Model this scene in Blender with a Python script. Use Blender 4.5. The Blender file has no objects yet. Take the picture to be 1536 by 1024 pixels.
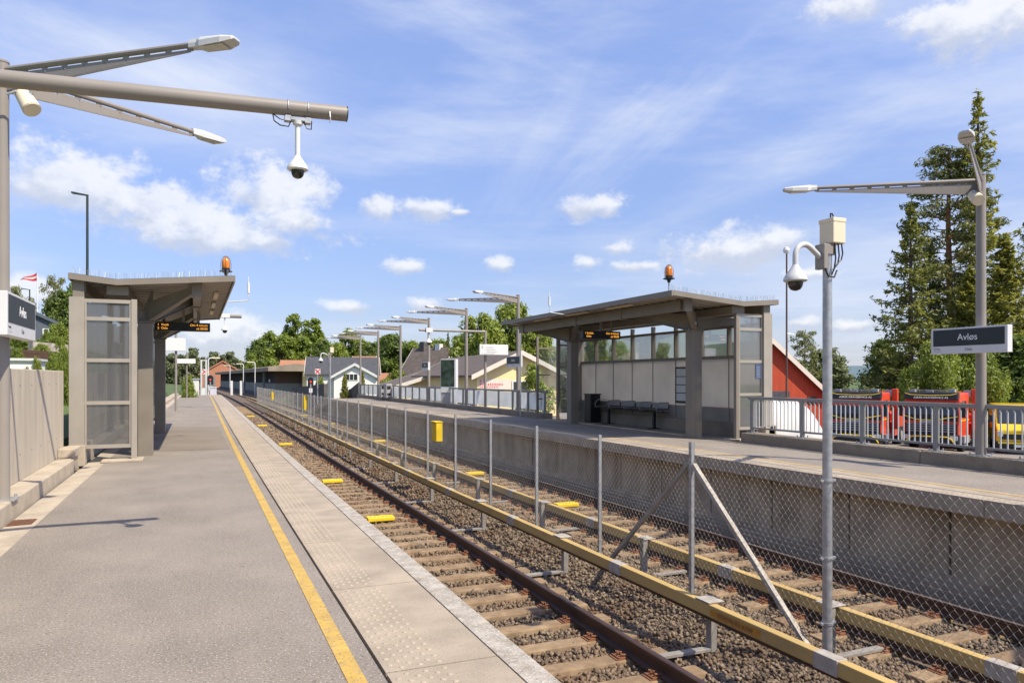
SKY_TINT = (1.0, 1.0, 1.0)
CIRRUS = (3.2, 3.45, 4.05)
CLOUD_LO = (2.55, 2.75, 3.25)
CLOUD_HI = (4.2, 4.2, 4.25)
EXPO = 0.72
import bpy, math, random
import numpy as np
from mathutils import Vector, Matrix

SC = bpy.context.scene
C = SC.collection
PI = math.pi
rnd = random.Random(11)
U = rnd.uniform

# world axes: x across the tracks (right), y along the tracks (away from the camera), z up; left platform surface is z = 0
YAW = math.radians(22.98)
CY, SY = math.cos(YAW), math.sin(YAW)
F, CX, HY, EYE = 1120.0, 768.0, 567.0, 1.6

def at(px, Z):
    """ground position of something seen px to the right at a distance Z in front of the camera"""
    X = (px - CX) * Z / F
    return (X * CY + Z * SY, -X * SY + Z * CY)
def hz(py, Z):
    return EYE + (HY - py) * Z / F

# ------------------------------------------------------------------ mesh helpers
class MB:
    def __init__(s): s.v = []; s.f = []
    def add(s, vs, fs):
        n = len(s.v); s.v += [tuple(p) for p in vs]; s.f += [tuple(i + n for i in f) for f in fs]; return s
    def box(s, x0, x1, y0, y1, z0, z1):
        vs = [(x, y, z) for z in (z0, z1) for y in (y0, y1) for x in (x0, x1)]
        return s.add(vs, [(0, 2, 3, 1), (4, 5, 7, 6), (0, 1, 5, 4), (2, 6, 7, 3), (0, 4, 6, 2), (1, 3, 7, 5)])
    def obox(s, c, size, rz=0.0, M=None):
        M = M or Matrix.Rotation(rz, 3, 'Z'); c = Vector(c)
        vs = [c + M @ Vector((x * size[0] / 2, y * size[1] / 2, z * size[2] / 2)) for z in (-1, 1) for y in (-1, 1) for x in (-1, 1)]
        return s.add(vs, [(0, 2, 3, 1), (4, 5, 7, 6), (0, 1, 5, 4), (2, 6, 7, 3), (0, 4, 6, 2), (1, 3, 7, 5)])
    def bar(s, p0, p1, w, h, w1=None, h1=None, up=(0, 0, 1)):
        p0, p1 = Vector(p0), Vector(p1); d = (p1 - p0).normalized()
        a = d.cross(Vector(up)); a = a.normalized() if a.length > 1e-4 else Vector((1, 0, 0)); b = a.cross(d)
        w1 = w if w1 is None else w1; h1 = h if h1 is None else h1
        vs = []
        for p, ww, hh in ((p0, w, h), (p1, w1, h1)):
            for i, j in ((-1, -1), (1, -1), (1, 1), (-1, 1)): vs.append(p + a * i * ww / 2 + b * j * hh / 2)
        return s.add(vs, [(3, 2, 1, 0), (4, 5, 6, 7), (0, 1, 5, 4), (1, 2, 6, 5), (2, 3, 7, 6), (3, 0, 4, 7)])
    def cyl(s, p0, p1, r0, r1=None, n=12):
        return s.tube([p0, p1], r0, n, r1)
    def tube(s, pts, r, n=8, r1=None):
        pts = [Vector(p) for p in pts]; m = len(pts); r1 = r if r1 is None else r1
        base = len(s.v); prev = None
        for i, p in enumerate(pts):
            d = (pts[min(i + 1, m - 1)] - pts[max(i - 1, 0)]).normalized()
            if prev is None:
                a = d.cross(Vector((0, 0, 1)))
                a = a.normalized() if a.length > 1e-3 else Vector((1, 0, 0))
            else:
                a = (prev - d * prev.dot(d)).normalized()
            prev = a; b = d.cross(a); rr = r + (r1 - r) * i / max(1, m - 1)
            for k in range(n):
                t = 2 * PI * k / n; s.v.append(tuple(p + a * math.cos(t) * rr + b * math.sin(t) * rr))
        for i in range(m - 1):
            for k in range(n):
                k2 = (k + 1) % n
                s.f.append((base + i * n + k, base + i * n + k2, base + (i + 1) * n + k2, base + (i + 1) * n + k))
        s.f.append(tuple(base + k for k in reversed(range(n)))); s.f.append(tuple(base + (m - 1) * n + k for k in range(n)))
        return s
    def lathe(s, prof, c, n=16):
        base = len(s.v)
        for r, z in prof:
            for k in range(n):
                t = 2 * PI * k / n; s.v.append((c[0] + r * math.cos(t), c[1] + r * math.sin(t), c[2] + z))
        for i in range(len(prof) - 1):
            for k in range(n):
                k2 = (k + 1) % n
                s.f.append((base + i * n + k, base + i * n + k2, base + (i + 1) * n + k2, base + (i + 1) * n + k))
        s.f.append(tuple(base + k for k in reversed(range(n)))); s.f.append(tuple(base + (len(prof) - 1) * n + k for k in range(n)))
        return s
    def sweep(s, poly, ys, warp=None):
        """closed profile [(x, z)] (counter-clockwise seen from -y) swept along y through the stations ys"""
        base = len(s.v); n = len(poly)
        for y in ys:
            dx = warp(y) if warp else 0.0
            for x, z in poly: s.v.append((x + dx, y, z))
        for i in range(len(ys) - 1):
            for k in range(n):
                k2 = (k + 1) % n
                s.f.append((base + i * n + k, base + i * n + k2, base + (i + 1) * n + k2, base + (i + 1) * n + k))
        s.f.append(tuple(base + k for k in reversed(range(n)))); s.f.append(tuple(base + (len(ys) - 1) * n + k for k in range(n)))
        return s
    def prism(s, poly, off):
        """polygon of 3-D points pushed along off"""
        n = len(poly); o = Vector(off); vs = [Vector(p) for p in poly]; vs = vs + [p + o for p in vs]
        fs = [tuple(reversed(range(n))), tuple(range(n, 2 * n))] + [(k, (k + 1) % n, n + (k + 1) % n, n + k) for k in range(n)]
        return s.add(vs, fs)

def root_loc(o):
    v = Vector((0, 0, 0))
    while o is not None: v += Vector(o.location); o = o.parent
    return v

def link(name, me, m=None, parent=None):
    o = bpy.data.objects.new(name, me); C.objects.link(o)
    if m is not None: me.materials.append(m)
    if parent is not None: o.parent = parent
    return o

def part(name, mb, m, parent=None, smooth=False, bevel=0.0):
    me = bpy.data.meshes.new(name)
    off = root_loc(parent) if parent is not None else Vector((0, 0, 0))
    vs = np.array(mb.v, dtype=np.float64) - np.array(off)
    me.from_pydata(vs.tolist(), [], mb.f)
    me.validate(); me.update()
    o = link(name, me, m, parent)
    if smooth:
        me.polygons.foreach_set('use_smooth', [True] * len(me.polygons)); me.set_sharp_from_angle(angle=math.radians(38))
    if bevel:
        b = o.modifiers.new('edge', 'BEVEL'); b.width = bevel; b.segments = 2; b.limit_method = 'ANGLE'
    return o

def tag(o, label, cat, group=None, kind=None):
    o['label'] = label
    if cat: o['category'] = cat
    if group: o['group'] = group
    if kind: o['kind'] = kind
    return o

def struct(name, mb, m, label, cat, smooth=False, bevel=0.0, kind='structure'):
    return tag(part(name, mb, m, None, smooth, bevel), label, cat, None, kind)

def thing(name, label, cat, loc=(0, 0, 0), rz=0.0, group=None):
    o = bpy.data.objects.new(name, None); C.objects.link(o)
    o.location = loc; o.rotation_euler = (0, 0, rz); o.empty_display_size = 0.2
    return tag(o, label, cat, group)

KIDS = {}
def dup(o, loc=None, rz=None, scale=None, label=None, group=None, parent=None):
    c = o.copy(); C.objects.link(c)
    if parent is not None: c.parent = parent; c.matrix_parent_inverse = o.matrix_parent_inverse
    if loc is not None: c.location = loc
    if rz is not None: c.rotation_euler = (0, 0, rz)
    if scale is not None: c.scale = scale
    if label: c['label'] = label
    if group: c['group'] = group
    for ch in list(o.children): dup(ch, parent=c)
    return c

def raw_mesh(name, verts, faces_flat, nper):
    """fast mesh from numpy arrays, every face with nper corners"""
    me = bpy.data.meshes.new(name); nf = len(faces_flat) // nper
    me.vertices.add(len(verts)); me.vertices.foreach_set('co', np.asarray(verts, dtype=np.float32).ravel())
    me.loops.add(len(faces_flat)); me.loops.foreach_set('vertex_index', np.asarray(faces_flat, dtype=np.int32))
    me.polygons.add(nf)
    me.polygons.foreach_set('loop_start', np.arange(nf, dtype=np.int32) * nper)
    me.update(calc_edges=True); me.validate()
    return me

def text_mesh(body, size, m, parent, M, name='lettering', align='CENTER', ext=0.0015, sx=1.0):
    cu = bpy.data.curves.new('t', 'FONT'); cu.body = body; cu.size = size; cu.align_x = align; cu.align_y = 'CENTER'; cu.extrude = ext
    o = bpy.data.objects.new('t', cu); C.objects.link(o)
    dg = bpy.context.evaluated_depsgraph_get(); dg.update()
    me = bpy.data.meshes.new_from_object(o.evaluated_get(dg))
    bpy.data.objects.remove(o); bpy.data.curves.remove(cu)
    off = root_loc(parent) if parent is not None else Vector((0, 0, 0))
    me.transform(Matrix.Translation(-off) @ M @ Matrix.Diagonal((sx, 1, 1, 1)))
    me.materials.clear()
    return link(name, me, m, parent)

def frame_m(o, ex, ey):
    ex = Vector(ex).normalized(); ey = Vector(ey).normalized(); ez = ex.cross(ey)
    return Matrix(((ex.x, ey.x, ez.x, o[0]), (ex.y, ey.y, ez.y, o[1]), (ex.z, ey.z, ez.z, o[2]), (0, 0, 0, 1)))

# ------------------------------------------------------------------ materials
def mat(name, col, rough=0.7, metal=0.0, var=0.12, scale=5.0, bump=0.0, bscale=80.0, stain=0.0, stcol=(0.05, 0.04, 0.03), sscale=0.8,
        stretch=(1, 1, 1), spots=0.0, island=0.0, col2=None, speck=0.0, spcol=(0.6, 0.58, 0.55), spscale=180.0, spec=0.4, coat=0.0, pos=True, sstretch=None):
    m = bpy.data.materials.new(name); m.use_nodes = True
    nt = m.node_tree; N = nt.nodes; L = nt.links; b = N['Principled BSDF']
    b.inputs['Roughness'].default_value = rough; b.inputs['Metallic'].default_value = metal
    b.inputs['Specular IOR Level'].default_value = spec
    if coat: b.inputs['Coat Weight'].default_value = coat
    tc = N.new('ShaderNodeNewGeometry').outputs['Position'] if pos else N.new('ShaderNodeTexCoord').outputs['Object']
    mp = N.new('ShaderNodeMapping'); L.new(tc, mp.inputs['Vector']); mp.inputs['Scale'].default_value = stretch
    def noise(sc, det=4, rgh=0.55, vec=None):
        n = N.new('ShaderNodeTexNoise'); n.inputs['Scale'].default_value = sc; n.inputs['Detail'].default_value = det
        n.inputs['Roughness'].default_value = rgh; L.new(vec or mp.outputs['Vector'], n.inputs['Vector']); return n.outputs['Fac']
    def ramp(fac, p0, p1):
        r = N.new('ShaderNodeMapRange'); r.inputs['From Min'].default_value = p0; r.inputs['From Max'].default_value = p1
        L.new(fac, r.inputs['Value']); return r.outputs['Result']
    def mix(fac, a, bb):
        x = N.new('ShaderNodeMix'); x.data_type = 'RGBA'
        if isinstance(fac, float): x.inputs['Factor'].default_value = fac
        else: L.new(fac, x.inputs['Factor'])
        for s, i in ((a, 6), (bb, 7)):
            if isinstance(s, tuple): x.inputs[i].default_value = (*s, 1)
            else: L.new(s, x.inputs[i])
        return x.outputs[2]
    lo = tuple(max(0, c * (1 - var)) for c in col); hi = tuple(min(1, c * (1 + var)) for c in (col2 or col))
    out = mix(ramp(noise(scale), 0.3, 0.7), lo, hi)
    if island:
        g = N.new('ShaderNodeNewGeometry')
        x = N.new('ShaderNodeHueSaturation'); L.new(out, x.inputs['Color'])
        L.new(ramp(g.outputs['Random Per Island'], 0, 1), x.inputs['Value'])
        x2 = N.new('ShaderNodeMapRange'); x2.inputs['To Min'].default_value = 1 - island; x2.inputs['To Max'].default_value = 1 + island
        L.new(g.outputs['Random Per Island'], x2.inputs['Value']); L.new(x2.outputs['Result'], x.inputs['Value'])
        out = x.outputs['Color']
    if stain:
        v2 = None
        if sstretch:
            mp2 = N.new('ShaderNodeMapping'); L.new(tc, mp2.inputs['Vector']); mp2.inputs['Scale'].default_value = sstretch; v2 = mp2.outputs['Vector']
        r = ramp(noise(sscale, 6, 0.65, v2), 0.46, 0.72)
        mm = N.new('ShaderNodeMath'); mm.operation = 'MULTIPLY'; L.new(r, mm.inputs[0]); mm.inputs[1].default_value = stain
        out = mix(mm.outputs[0], out, tuple(stcol))
    if spots:
        vo = N.new('ShaderNodeTexVoronoi'); vo.inputs['Scale'].default_value = 2.3; L.new(tc, vo.inputs['Vector'])
        r = ramp(vo.outputs['Distance'], 0.055, 0.035)
        mm = N.new('ShaderNodeMath'); mm.operation = 'MULTIPLY'; L.new(r, mm.inputs[0]); mm.inputs[1].default_value = spots
        out = mix(mm.outputs[0], out, tuple(c * 0.45 for c in col))
    if speck:
        r = ramp(noise(spscale, 2, 0.5), 0.58, 0.68)
        mm = N.new('ShaderNodeMath'); mm.operation = 'MULTIPLY'; L.new(r, mm.inputs[0]); mm.inputs[1].default_value = speck
        out = mix(mm.outputs[0], out, tuple(spcol))
        r = ramp(noise(spscale * 0.7, 2, 0.5), 0.42, 0.30)
        mm = N.new('ShaderNodeMath'); mm.operation = 'MULTIPLY'; L.new(r, mm.inputs[0]); mm.inputs[1].default_value = speck
        out = mix(mm.outputs[0], out, tuple(c * 0.35 for c in col))
    L.new(out, b.inputs['Base Color'])
    if bump:
        bn = N.new('ShaderNodeBump'); bn.inputs['Strength'].default_value = bump; bn.inputs['Distance'].default_value = 0.01
        L.new(noise(bscale, 4, 0.6), bn.inputs['Height']); L.new(bn.outputs['Normal'], b.inputs['Normal'])
    return m

def leaf_mat(name, a, b_, trans=0.35, clump=0.35):
    m = bpy.data.materials.new(name); m.use_nodes = True
    nt = m.node_tree; N = nt.nodes; L = nt.links; N.clear()
    out = N.new('ShaderNodeOutputMaterial'); g = N.new('ShaderNodeNewGeometry'); tc = N.new('ShaderNodeTexCoord')
    mx = N.new('ShaderNodeMix'); mx.data_type = 'RGBA'; mx.inputs[6].default_value = (*a, 1); mx.inputs[7].default_value = (*b_, 1)
    n = N.new('ShaderNodeTexNoise'); n.inputs['Scale'].default_value = clump; n.inputs['Detail'].default_value = 2; L.new(tc.outputs['Object'], n.inputs['Vector'])
    ad = N.new('ShaderNodeMath'); ad.operation = 'ADD'; L.new(g.outputs['Random Per Island'], ad.inputs[0]); L.new(n.outputs['Fac'], ad.inputs[1])
    r = N.new('ShaderNodeMapRange'); r.inputs['From Min'].default_value = 0.3; r.inputs['From Max'].default_value = 1.45; L.new(ad.outputs[0], r.inputs['Value'])
    L.new(r.outputs['Result'], mx.inputs['Factor'])
    d = N.new('ShaderNodeBsdfDiffuse'); t = N.new('ShaderNodeBsdfTranslucent'); gl = N.new('ShaderNodeBsdfGlossy'); gl.inputs['Roughness'].default_value = 0.5
    L.new(mx.outputs[2], d.inputs['Color']); L.new(mx.outputs[2], t.inputs['Color'])
    s1 = N.new('ShaderNodeMixShader'); s1.inputs[0].default_value = trans; L.new(d.outputs[0], s1.inputs[1]); L.new(t.outputs[0], s1.inputs[2])
    s2 = N.new('ShaderNodeMixShader'); s2.inputs[0].default_value = 0.03; L.new(s1.outputs[0], s2.inputs[1]); L.new(gl.outputs[0], s2.inputs[2])
    L.new(s2.outputs[0], out.inputs['Surface'])
    return m

def glass_mat(name, tint=(0.8, 0.86, 0.88), refl=0.12, dirt=0.08, dirtcol=(0.6, 0.6, 0.58)):
    m = bpy.data.materials.new(name); m.use_nodes = True
    nt = m.node_tree; N = nt.nodes; L = nt.links; N.clear()
    out = N.new('ShaderNodeOutputMaterial')
    t = N.new('ShaderNodeBsdfTransparent'); t.inputs['Color'].default_value = (*tint, 1)
    g = N.new('ShaderNodeBsdfGlossy'); g.inputs['Roughness'].default_value = 0.03; g.inputs['Color'].default_value = (0.9, 0.9, 0.9, 1)
    d = N.new('ShaderNodeBsdfDiffuse'); d.inputs['Color'].default_value = (*dirtcol, 1)
    lw = N.new('ShaderNodeLayerWeight'); lw.inputs['Blend'].default_value = 0.35
    ml = N.new('ShaderNodeMath'); ml.operation = 'MULTIPLY_ADD'; L.new(lw.outputs['Fresnel'], ml.inputs[0]); ml.inputs[1].default_value = 0.6; ml.inputs[2].default_value = refl
    s1 = N.new('ShaderNodeMixShader'); L.new(ml.outputs[0], s1.inputs[0]); L.new(t.outputs[0], s1.inputs[1]); L.new(g.outputs[0], s1.inputs[2])
    s2 = N.new('ShaderNodeMixShader'); s2.inputs[0].default_value = dirt; L.new(s1.outputs[0], s2.inputs[1]); L.new(d.outputs[0], s2.inputs[2])
    L.new(s2.outputs[0], out.inputs['Surface'])
    return m

def emit_mat(name, col, s):
    m = bpy.data.materials.new(name); m.use_nodes = True
    b = m.node_tree.nodes['Principled BSDF']; b.inputs['Base Color'].default_value = (*col, 1)
    b.inputs['Emission Color'].default_value = (*col, 1); b.inputs['Emission Strength'].default_value = s
    return m

def sheet_mat(name, col, tr):
    m = mat(name, col, 0.4, var=0.07, scale=1.4, stain=0.3, stcol=tuple(c * 0.72 for c in col), sscale=1.1)
    nt = m.node_tree; N = nt.nodes; L = nt.links; b = N['Principled BSDF']; o = N['Material Output']
    t = N.new('ShaderNodeBsdfTranslucent'); mx = N.new('ShaderNodeMixShader'); mx.inputs[0].default_value = tr
    L.new(b.inputs['Base Color'].links[0].from_socket, t.inputs['Color']); L.new(b.outputs[0], mx.inputs[1]); L.new(t.outputs[0], mx.inputs[2]); L.new(mx.outputs[0], o.inputs['Surface'])
    return m

MT = dict(
    asphalt=mat('asphalt', (0.236, 0.203, 0.168), 0.9, var=0.15, scale=0.9, bump=0.5, bscale=130, speck=0.75, spcol=(0.5, 0.46, 0.42), spscale=75, stain=0.38, stcol=(0.135, 0.112, 0.095), sscale=0.7, sstretch=(1.6, 0.5, 1), spots=0.5),
    slab=mat('slab_concrete', (0.345, 0.285, 0.215), 0.9, var=0.2, scale=2.2, bump=0.4, bscale=160, speck=0.5, spcol=(0.5, 0.44, 0.37), spscale=110, stain=0.35, stcol=(0.22, 0.18, 0.14), sscale=1.3),
    dome=mat('tactile_dome', (0.365, 0.305, 0.235), 0.85, var=0.1),
    edge=mat('edge_paint', (0.37, 0.335, 0.285), 0.9, var=0.25, scale=9, bump=0.5, bscale=90, stain=0.9, stcol=(0.25, 0.205, 0.15), sscale=7, speck=0.6, spscale=70),
    yellow_line=mat('yellow_road_paint', (0.50, 0.325, 0.075), 0.9, var=0.16, scale=5, stain=0.75, stcol=(0.33, 0.25, 0.13), sscale=14, bump=0.4, bscale=130, speck=0.7, spcol=(0.30, 0.25, 0.18), spscale=75),
    concrete=mat('board_marked_concrete', (0.475, 0.412, 0.325), 0.9, var=0.10, scale=7, stretch=(1, 1, 0.10), bump=0.35, bscale=30, stain=0.35, stcol=(0.27, 0.225, 0.175), sscale=3.2, sstretch=(1, 1, 0.12)),
    kerb=mat('kerb_concrete', (0.42, 0.355, 0.27), 0.9, var=0.12, scale=4, bump=0.3, bscale=60, stain=0.5, stcol=(0.22, 0.18, 0.13), sscale=2.2, speck=0.3, spscale=90),
    kerb_dark=mat('weathered_concrete', (0.26, 0.21, 0.15), 0.92, var=0.2, scale=3, bump=0.4, bscale=60, stain=0.7, stcol=(0.10, 0.085, 0.065), sscale=1.5, speck=0.4, spscale=70),
    facing=mat('platform_facing', (0.41, 0.325, 0.225), 0.92, var=0.2, scale=2, bump=0.4, bscale=40, stain=0.75, stcol=(0.19, 0.135, 0.085), sscale=2.6, sstretch=(1, 1, 0.16), speck=0.3, spscale=40, spcol=(0.45, 0.38, 0.28)),
    steel_taupe=mat('painted_taupe_steel', (0.215, 0.187, 0.15), 0.45, var=0.1, scale=2, bump=0.1, bscale=30, stain=0.3, stcol=(0.2, 0.17, 0.14), sscale=2.5, sstretch=(1, 1, 0.3)),
    steel_light=mat('painted_grey_steel', (0.325, 0.292, 0.245), 0.45, var=0.09, scale=2, bump=0.1, bscale=30, stain=0.3, stcol=(0.24, 0.215, 0.18), sscale=2.5, sstretch=(1, 1, 0.25)),
    pole=mat('lamp_pole_paint', (0.255, 0.228, 0.20), 0.42, var=0.05, scale=3, stain=0.1, stcol=(0.24, 0.20, 0.17), sscale=3),
    galv=mat('galvanised_steel', (0.42, 0.43, 0.44), 0.42, metal=0.55, var=0.2, scale=14, stain=0.3, stcol=(0.25, 0.25, 0.26), sscale=5),
    wire=mat('fence_wire', (0.44, 0.42, 0.38), 0.5, metal=0.25, var=0.1),
    railgrey=mat('railing_grey', (0.25, 0.25, 0.235), 0.5, var=0.08, scale=4, stain=0.2, stcol=(0.2, 0.18, 0.15)),
    baluster=mat('baluster_grey', (0.56, 0.57, 0.57), 0.45, var=0.05),
    rust=mat('rusty_rail', (0.060, 0.032, 0.022), 0.6, var=0.3, scale=8, bump=0.3, bscale=60, stain=0.4, stcol=(0.11, 0.05, 0.025), sscale=5, stretch=(1, 0.3, 1)),
    railtop=mat('rail_running_surface', (0.075, 0.050, 0.045), 0.42, metal=0.3, var=0.15, scale=4),
    clip=mat('rusty_clip', (0.20, 0.085, 0.040), 0.8, var=0.3, scale=30, stain=0.4, stcol=(0.12, 0.05, 0.03), sscale=20),
    sleeper=mat('dusty_sleeper', (0.255, 0.178, 0.105), 0.95, var=0.3, scale=6, bump=0.6, bscale=60, stain=0.75, stcol=(0.17, 0.098, 0.052), sscale=3.5),
    ballast=mat('ballast_ground', (0.125, 0.092, 0.066), 0.95, var=0.4, scale=30, bump=1.0, bscale=45, stain=0.5, stcol=(0.13, 0.075, 0.04), sscale=0.6),
    stone=mat('ballast_stone', (0.175, 0.130, 0.088), 0.9, var=0.15, scale=40, island=0.6, stain=0.85, stcol=(0.150, 0.080, 0.038), sscale=1.1, bump=0.3, bscale=120),
    cover=mat('yellow_contact_rail_cover', (0.47, 0.325, 0.115), 0.75, var=0.16, scale=3, stain=0.7, stcol=(0.27, 0.19, 0.09), sscale=6, stretch=(1, 0.3, 1)),
    sleeve=mat('grey_joint_sleeve', (0.36, 0.33, 0.285), 0.7, var=0.2, scale=10, stain=0.5, stcol=(0.22, 0.18, 0.14), sscale=8),
    bracket=mat('weathered_bracket', (0.30, 0.28, 0.25), 0.6, metal=0.2, var=0.2, scale=12, stain=0.4, stcol=(0.18, 0.13, 0.09), sscale=6),
    yellow=mat('yellow_plastic', (0.72, 0.50, 0.02), 0.5, var=0.08, scale=6, stain=0.2, stcol=(0.4, 0.27, 0.04), sscale=8),
    white=mat('white_paint', (0.66, 0.66, 0.64), 0.4, var=0.03),
    cream=mat('cream_plastic', (0.72, 0.62, 0.45), 0.5, var=0.05),
    black=mat('black_plastic', (0.018, 0.018, 0.02), 0.4, var=0.1),
    dome_glass=mat('smoked_dome', (0.02, 0.018, 0.018), 0.08, var=0.0, spec=0.7),
    lens=mat('lamp_lens', (0.50, 0.50, 0.48), 0.25, var=0.05),
    lampgrey=mat('lamp_head_grey', (0.55, 0.55, 0.54), 0.4, var=0.05),
    darkgreen=mat('dark_green_pole', (0.03, 0.045, 0.04), 0.4, var=0.1),
    signblack=mat('sign_charcoal', (0.028, 0.034, 0.038), 0.45, var=0.1),
    signwhite=mat('sign_white', (0.62, 0.62, 0.62), 0.45, var=0.03),
    lettering=mat('lettering_white', (0.80, 0.80, 0.80), 0.5, var=0),
    lettering_dark=mat('lettering_dark', (0.05, 0.05, 0.055), 0.5, var=0),
    lettering_grey=mat('lettering_grey', (0.40, 0.40, 0.41), 0.5, var=0),
    lettering_red=mat('lettering_red', (0.65, 0.10, 0.16), 0.5, var=0),
    orange=mat('amber_lens', (0.75, 0.21, 0.01), 0.15, var=0.1, spec=0.6),
    roofsheet=mat('corrugated_sheet', (0.36, 0.325, 0.28), 0.5, var=0.08, scale=2, stain=0.25, stcol=(0.2, 0.16, 0.13), sscale=2),
    rooftop=mat('roof_felt', (0.06, 0.06, 0.062), 0.9, var=0.2),
    panel=sheet_mat('shelter_panel', (0.64, 0.615, 0.57), 0.5),
    patch=mat('asphalt_patch', (0.20, 0.168, 0.135), 0.9, var=0.14, scale=0.8, bump=0.5, bscale=130, speck=0.6, spcol=(0.45, 0.40, 0.35), spscale=75, stain=0.35, stcol=(0.27, 0.22, 0.18), sscale=0.9),
    panel_low=mat('shelter_low_panel', (0.25, 0.225, 0.195), 0.4, var=0.12, scale=2),
    glass=glass_mat('shelter_glass', (0.62, 0.66, 0.67), 0.08, 0.12, (0.55, 0.53, 0.5)),
    clear=glass_mat('clear_glass', (0.93, 0.95, 0.95), 0.03, 0.03),
    frosted=sheet_mat('pale_screen_sheet', (0.80, 0.82, 0.82), 0.72),
    canopy=mat('canopy_roof_felt', (0.26, 0.215, 0.16), 0.9, var=0.2, scale=0.6, stain=0.3, stcol=(0.17, 0.14, 0.10)),
    window=mat('dark_window', (0.03, 0.035, 0.04), 0.08, var=0.1, spec=0.7),
    led=emit_mat('led_amber', (1.0, 0.42, 0.05), 0.8),
    red_light=emit_mat('red_signal', (0.9, 0.04, 0.03), 0.5),
    paper=mat('timetable_paper', (0.62, 0.62, 0.58), 0.6, var=0.05),
    bluesticker=mat('blue_notice', (0.06, 0.10, 0.20), 0.5, var=0.05),
    yard=mat('yard_asphalt', (0.20, 0.19, 0.18), 0.95, var=0.2, scale=0.4, bump=0.3, bscale=20),
    terrain=mat('grassy_ground', (0.075, 0.11, 0.035), 0.95, var=0.35, scale=0.25, bump=0.5, bscale=6),
    hill=mat('far_hill_haze', (0.10, 0.15, 0.17), 0.95, var=0.1, scale=0.01),  # distance haze is painted into the bluish base colour
    bark=mat('bark', (0.10, 0.075, 0.055), 0.95, var=0.3, scale=6, pos=False),
    pinebark=mat('pine_bark', (0.26, 0.125, 0.065), 0.95, var=0.3, scale=5, pos=False),
    barn=mat('red_barn_board', (0.42, 0.062, 0.024), 0.8, var=0.18, scale=5, stretch=(6, 6, 0.3), stain=0.2, stcol=(0.25, 0.03, 0.015)),
    cream_wall=mat('pale_yellow_render', (0.78, 0.63, 0.32), 0.85, var=0.06, scale=1),
    white_wall=mat('white_boarding', (0.85, 0.82, 0.76), 0.7, var=0.04, scale=2),
    trim=mat('cream_trim', (0.66, 0.60, 0.50), 0.6, var=0.05),
    slate=mat('slate_roof', (0.065, 0.066, 0.072), 0.7, var=0.25, scale=3, bump=0.4, bscale=8),
    brownroof=mat('brown_roof_felt', (0.125, 0.10, 0.085), 0.9, var=0.2, scale=2, stain=0.3, stcol=(0.09, 0.07, 0.06), bump=0.3, bscale=10),
    orangetile=mat('orange_roof_tile', (0.36, 0.165, 0.095), 0.85, var=0.25, scale=6, bump=0.5, bscale=8),
    brick=mat('orange_brick', (0.42, 0.19, 0.11), 0.9, var=0.2, scale=4),
    browntimber=mat('brown_timber', (0.10, 0.06, 0.045), 0.8, var=0.3, scale=3, stretch=(5, 5, 0.2)),
    greygreen=mat('grey_green_panel', (0.19, 0.21, 0.185), 0.7, var=0.1),
    darkwall=mat('dark_stone_wall', (0.10, 0.095, 0.09), 0.95, var=0.3, scale=2, bump=0.5, bscale=10),
    redpaint=mat('truck_red', (0.66, 0.065, 0.025), 0.4, var=0.15, scale=1.2, coat=0.3, stain=0.25, stcol=(0.30, 0.05, 0.03), sscale=1.6),
    truckgrey=mat('truck_grey', (0.35, 0.36, 0.37), 0.45, var=0.06),
    truckyellow=mat('truck_yellow', (0.80, 0.52, 0.01), 0.3, var=0.04, coat=0.5),
    tarp=mat('white_tarpaulin', (0.46, 0.45, 0.43), 0.6, var=0.1, scale=1.5, bump=0.5, bscale=3),
    bluegrey=mat('blue_grey_boarding', (0.085, 0.10, 0.125), 0.7, var=0.1),
    stonewall=mat('rubble_stone', (0.34, 0.30, 0.26), 0.95, var=0.4, scale=5, bump=0.8, bscale=6),
    fence_red=mat('rust_brown_fence', (0.095, 0.055, 0.038), 0.85, var=0.25, scale=4),
    grate=mat('rusty_grate', (0.14, 0.065, 0.035), 0.85, var=0.3, scale=18),
    bin=mat('machine_grey', (0.33, 0.32, 0.31), 0.5, var=0.05),
    mapgreen=mat('map_print', (0.035, 0.055, 0.042), 0.2, var=0.85, scale=4),
    skin=mat('lilac_box', (0.55, 0.53, 0.60), 0.6, var=0.1),
    flagred=mat('flag_red', (0.55, 0.04, 0.05), 0.8, var=0.03),
    flagblue=mat('flag_blue', (0.02, 0.04, 0.20), 0.8, var=0.03),
    lf_mid=leaf_mat('leaf_mid_green', (0.075, 0.120, 0.014), (0.290, 0.360, 0.048), 0.45),
    lf_dark=leaf_mat('leaf_dark_green', (0.045, 0.075, 0.013), (0.170, 0.235, 0.040), 0.4),
    lf_bright=leaf_mat('leaf_bright_green', (0.100, 0.150, 0.018), (0.340, 0.400, 0.058), 0.45),
    lf_spruce=leaf_mat('spruce_needle', (0.062, 0.082, 0.020), (0.300, 0.310, 0.066), 0.45, 0.5),
    lf_spruce_l=leaf_mat('spruce_needle_light', (0.090, 0.105, 0.018), (0.430, 0.415, 0.072), 0.45, 0.5),
    lf_pine=leaf_mat('pine_needle', (0.065, 0.080, 0.022), (0.270, 0.275, 0.080), 0.4, 0.5),
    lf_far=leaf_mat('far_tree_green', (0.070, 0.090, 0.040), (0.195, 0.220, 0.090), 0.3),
    lf_copper=leaf_mat('copper_leaf', (0.07, 0.04, 0.03), (0.20, 0.12, 0.08), 0.3),
)
# ------------------------------------------------------------------ platforms, tracks
PZ = 0.07                       # right platform surface
def WL(y): return 0.6 * (1 - math.exp(-(max(y, 0) / 60.0) ** 2))
YS = [-4 + 4 * i for i in range(21)] + [77]
def ystations(a, b, step=4.0):
    n = max(1, int((b - a) / step)); return [a + (b - a) * i / n for i in range(n + 1)]

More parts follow.
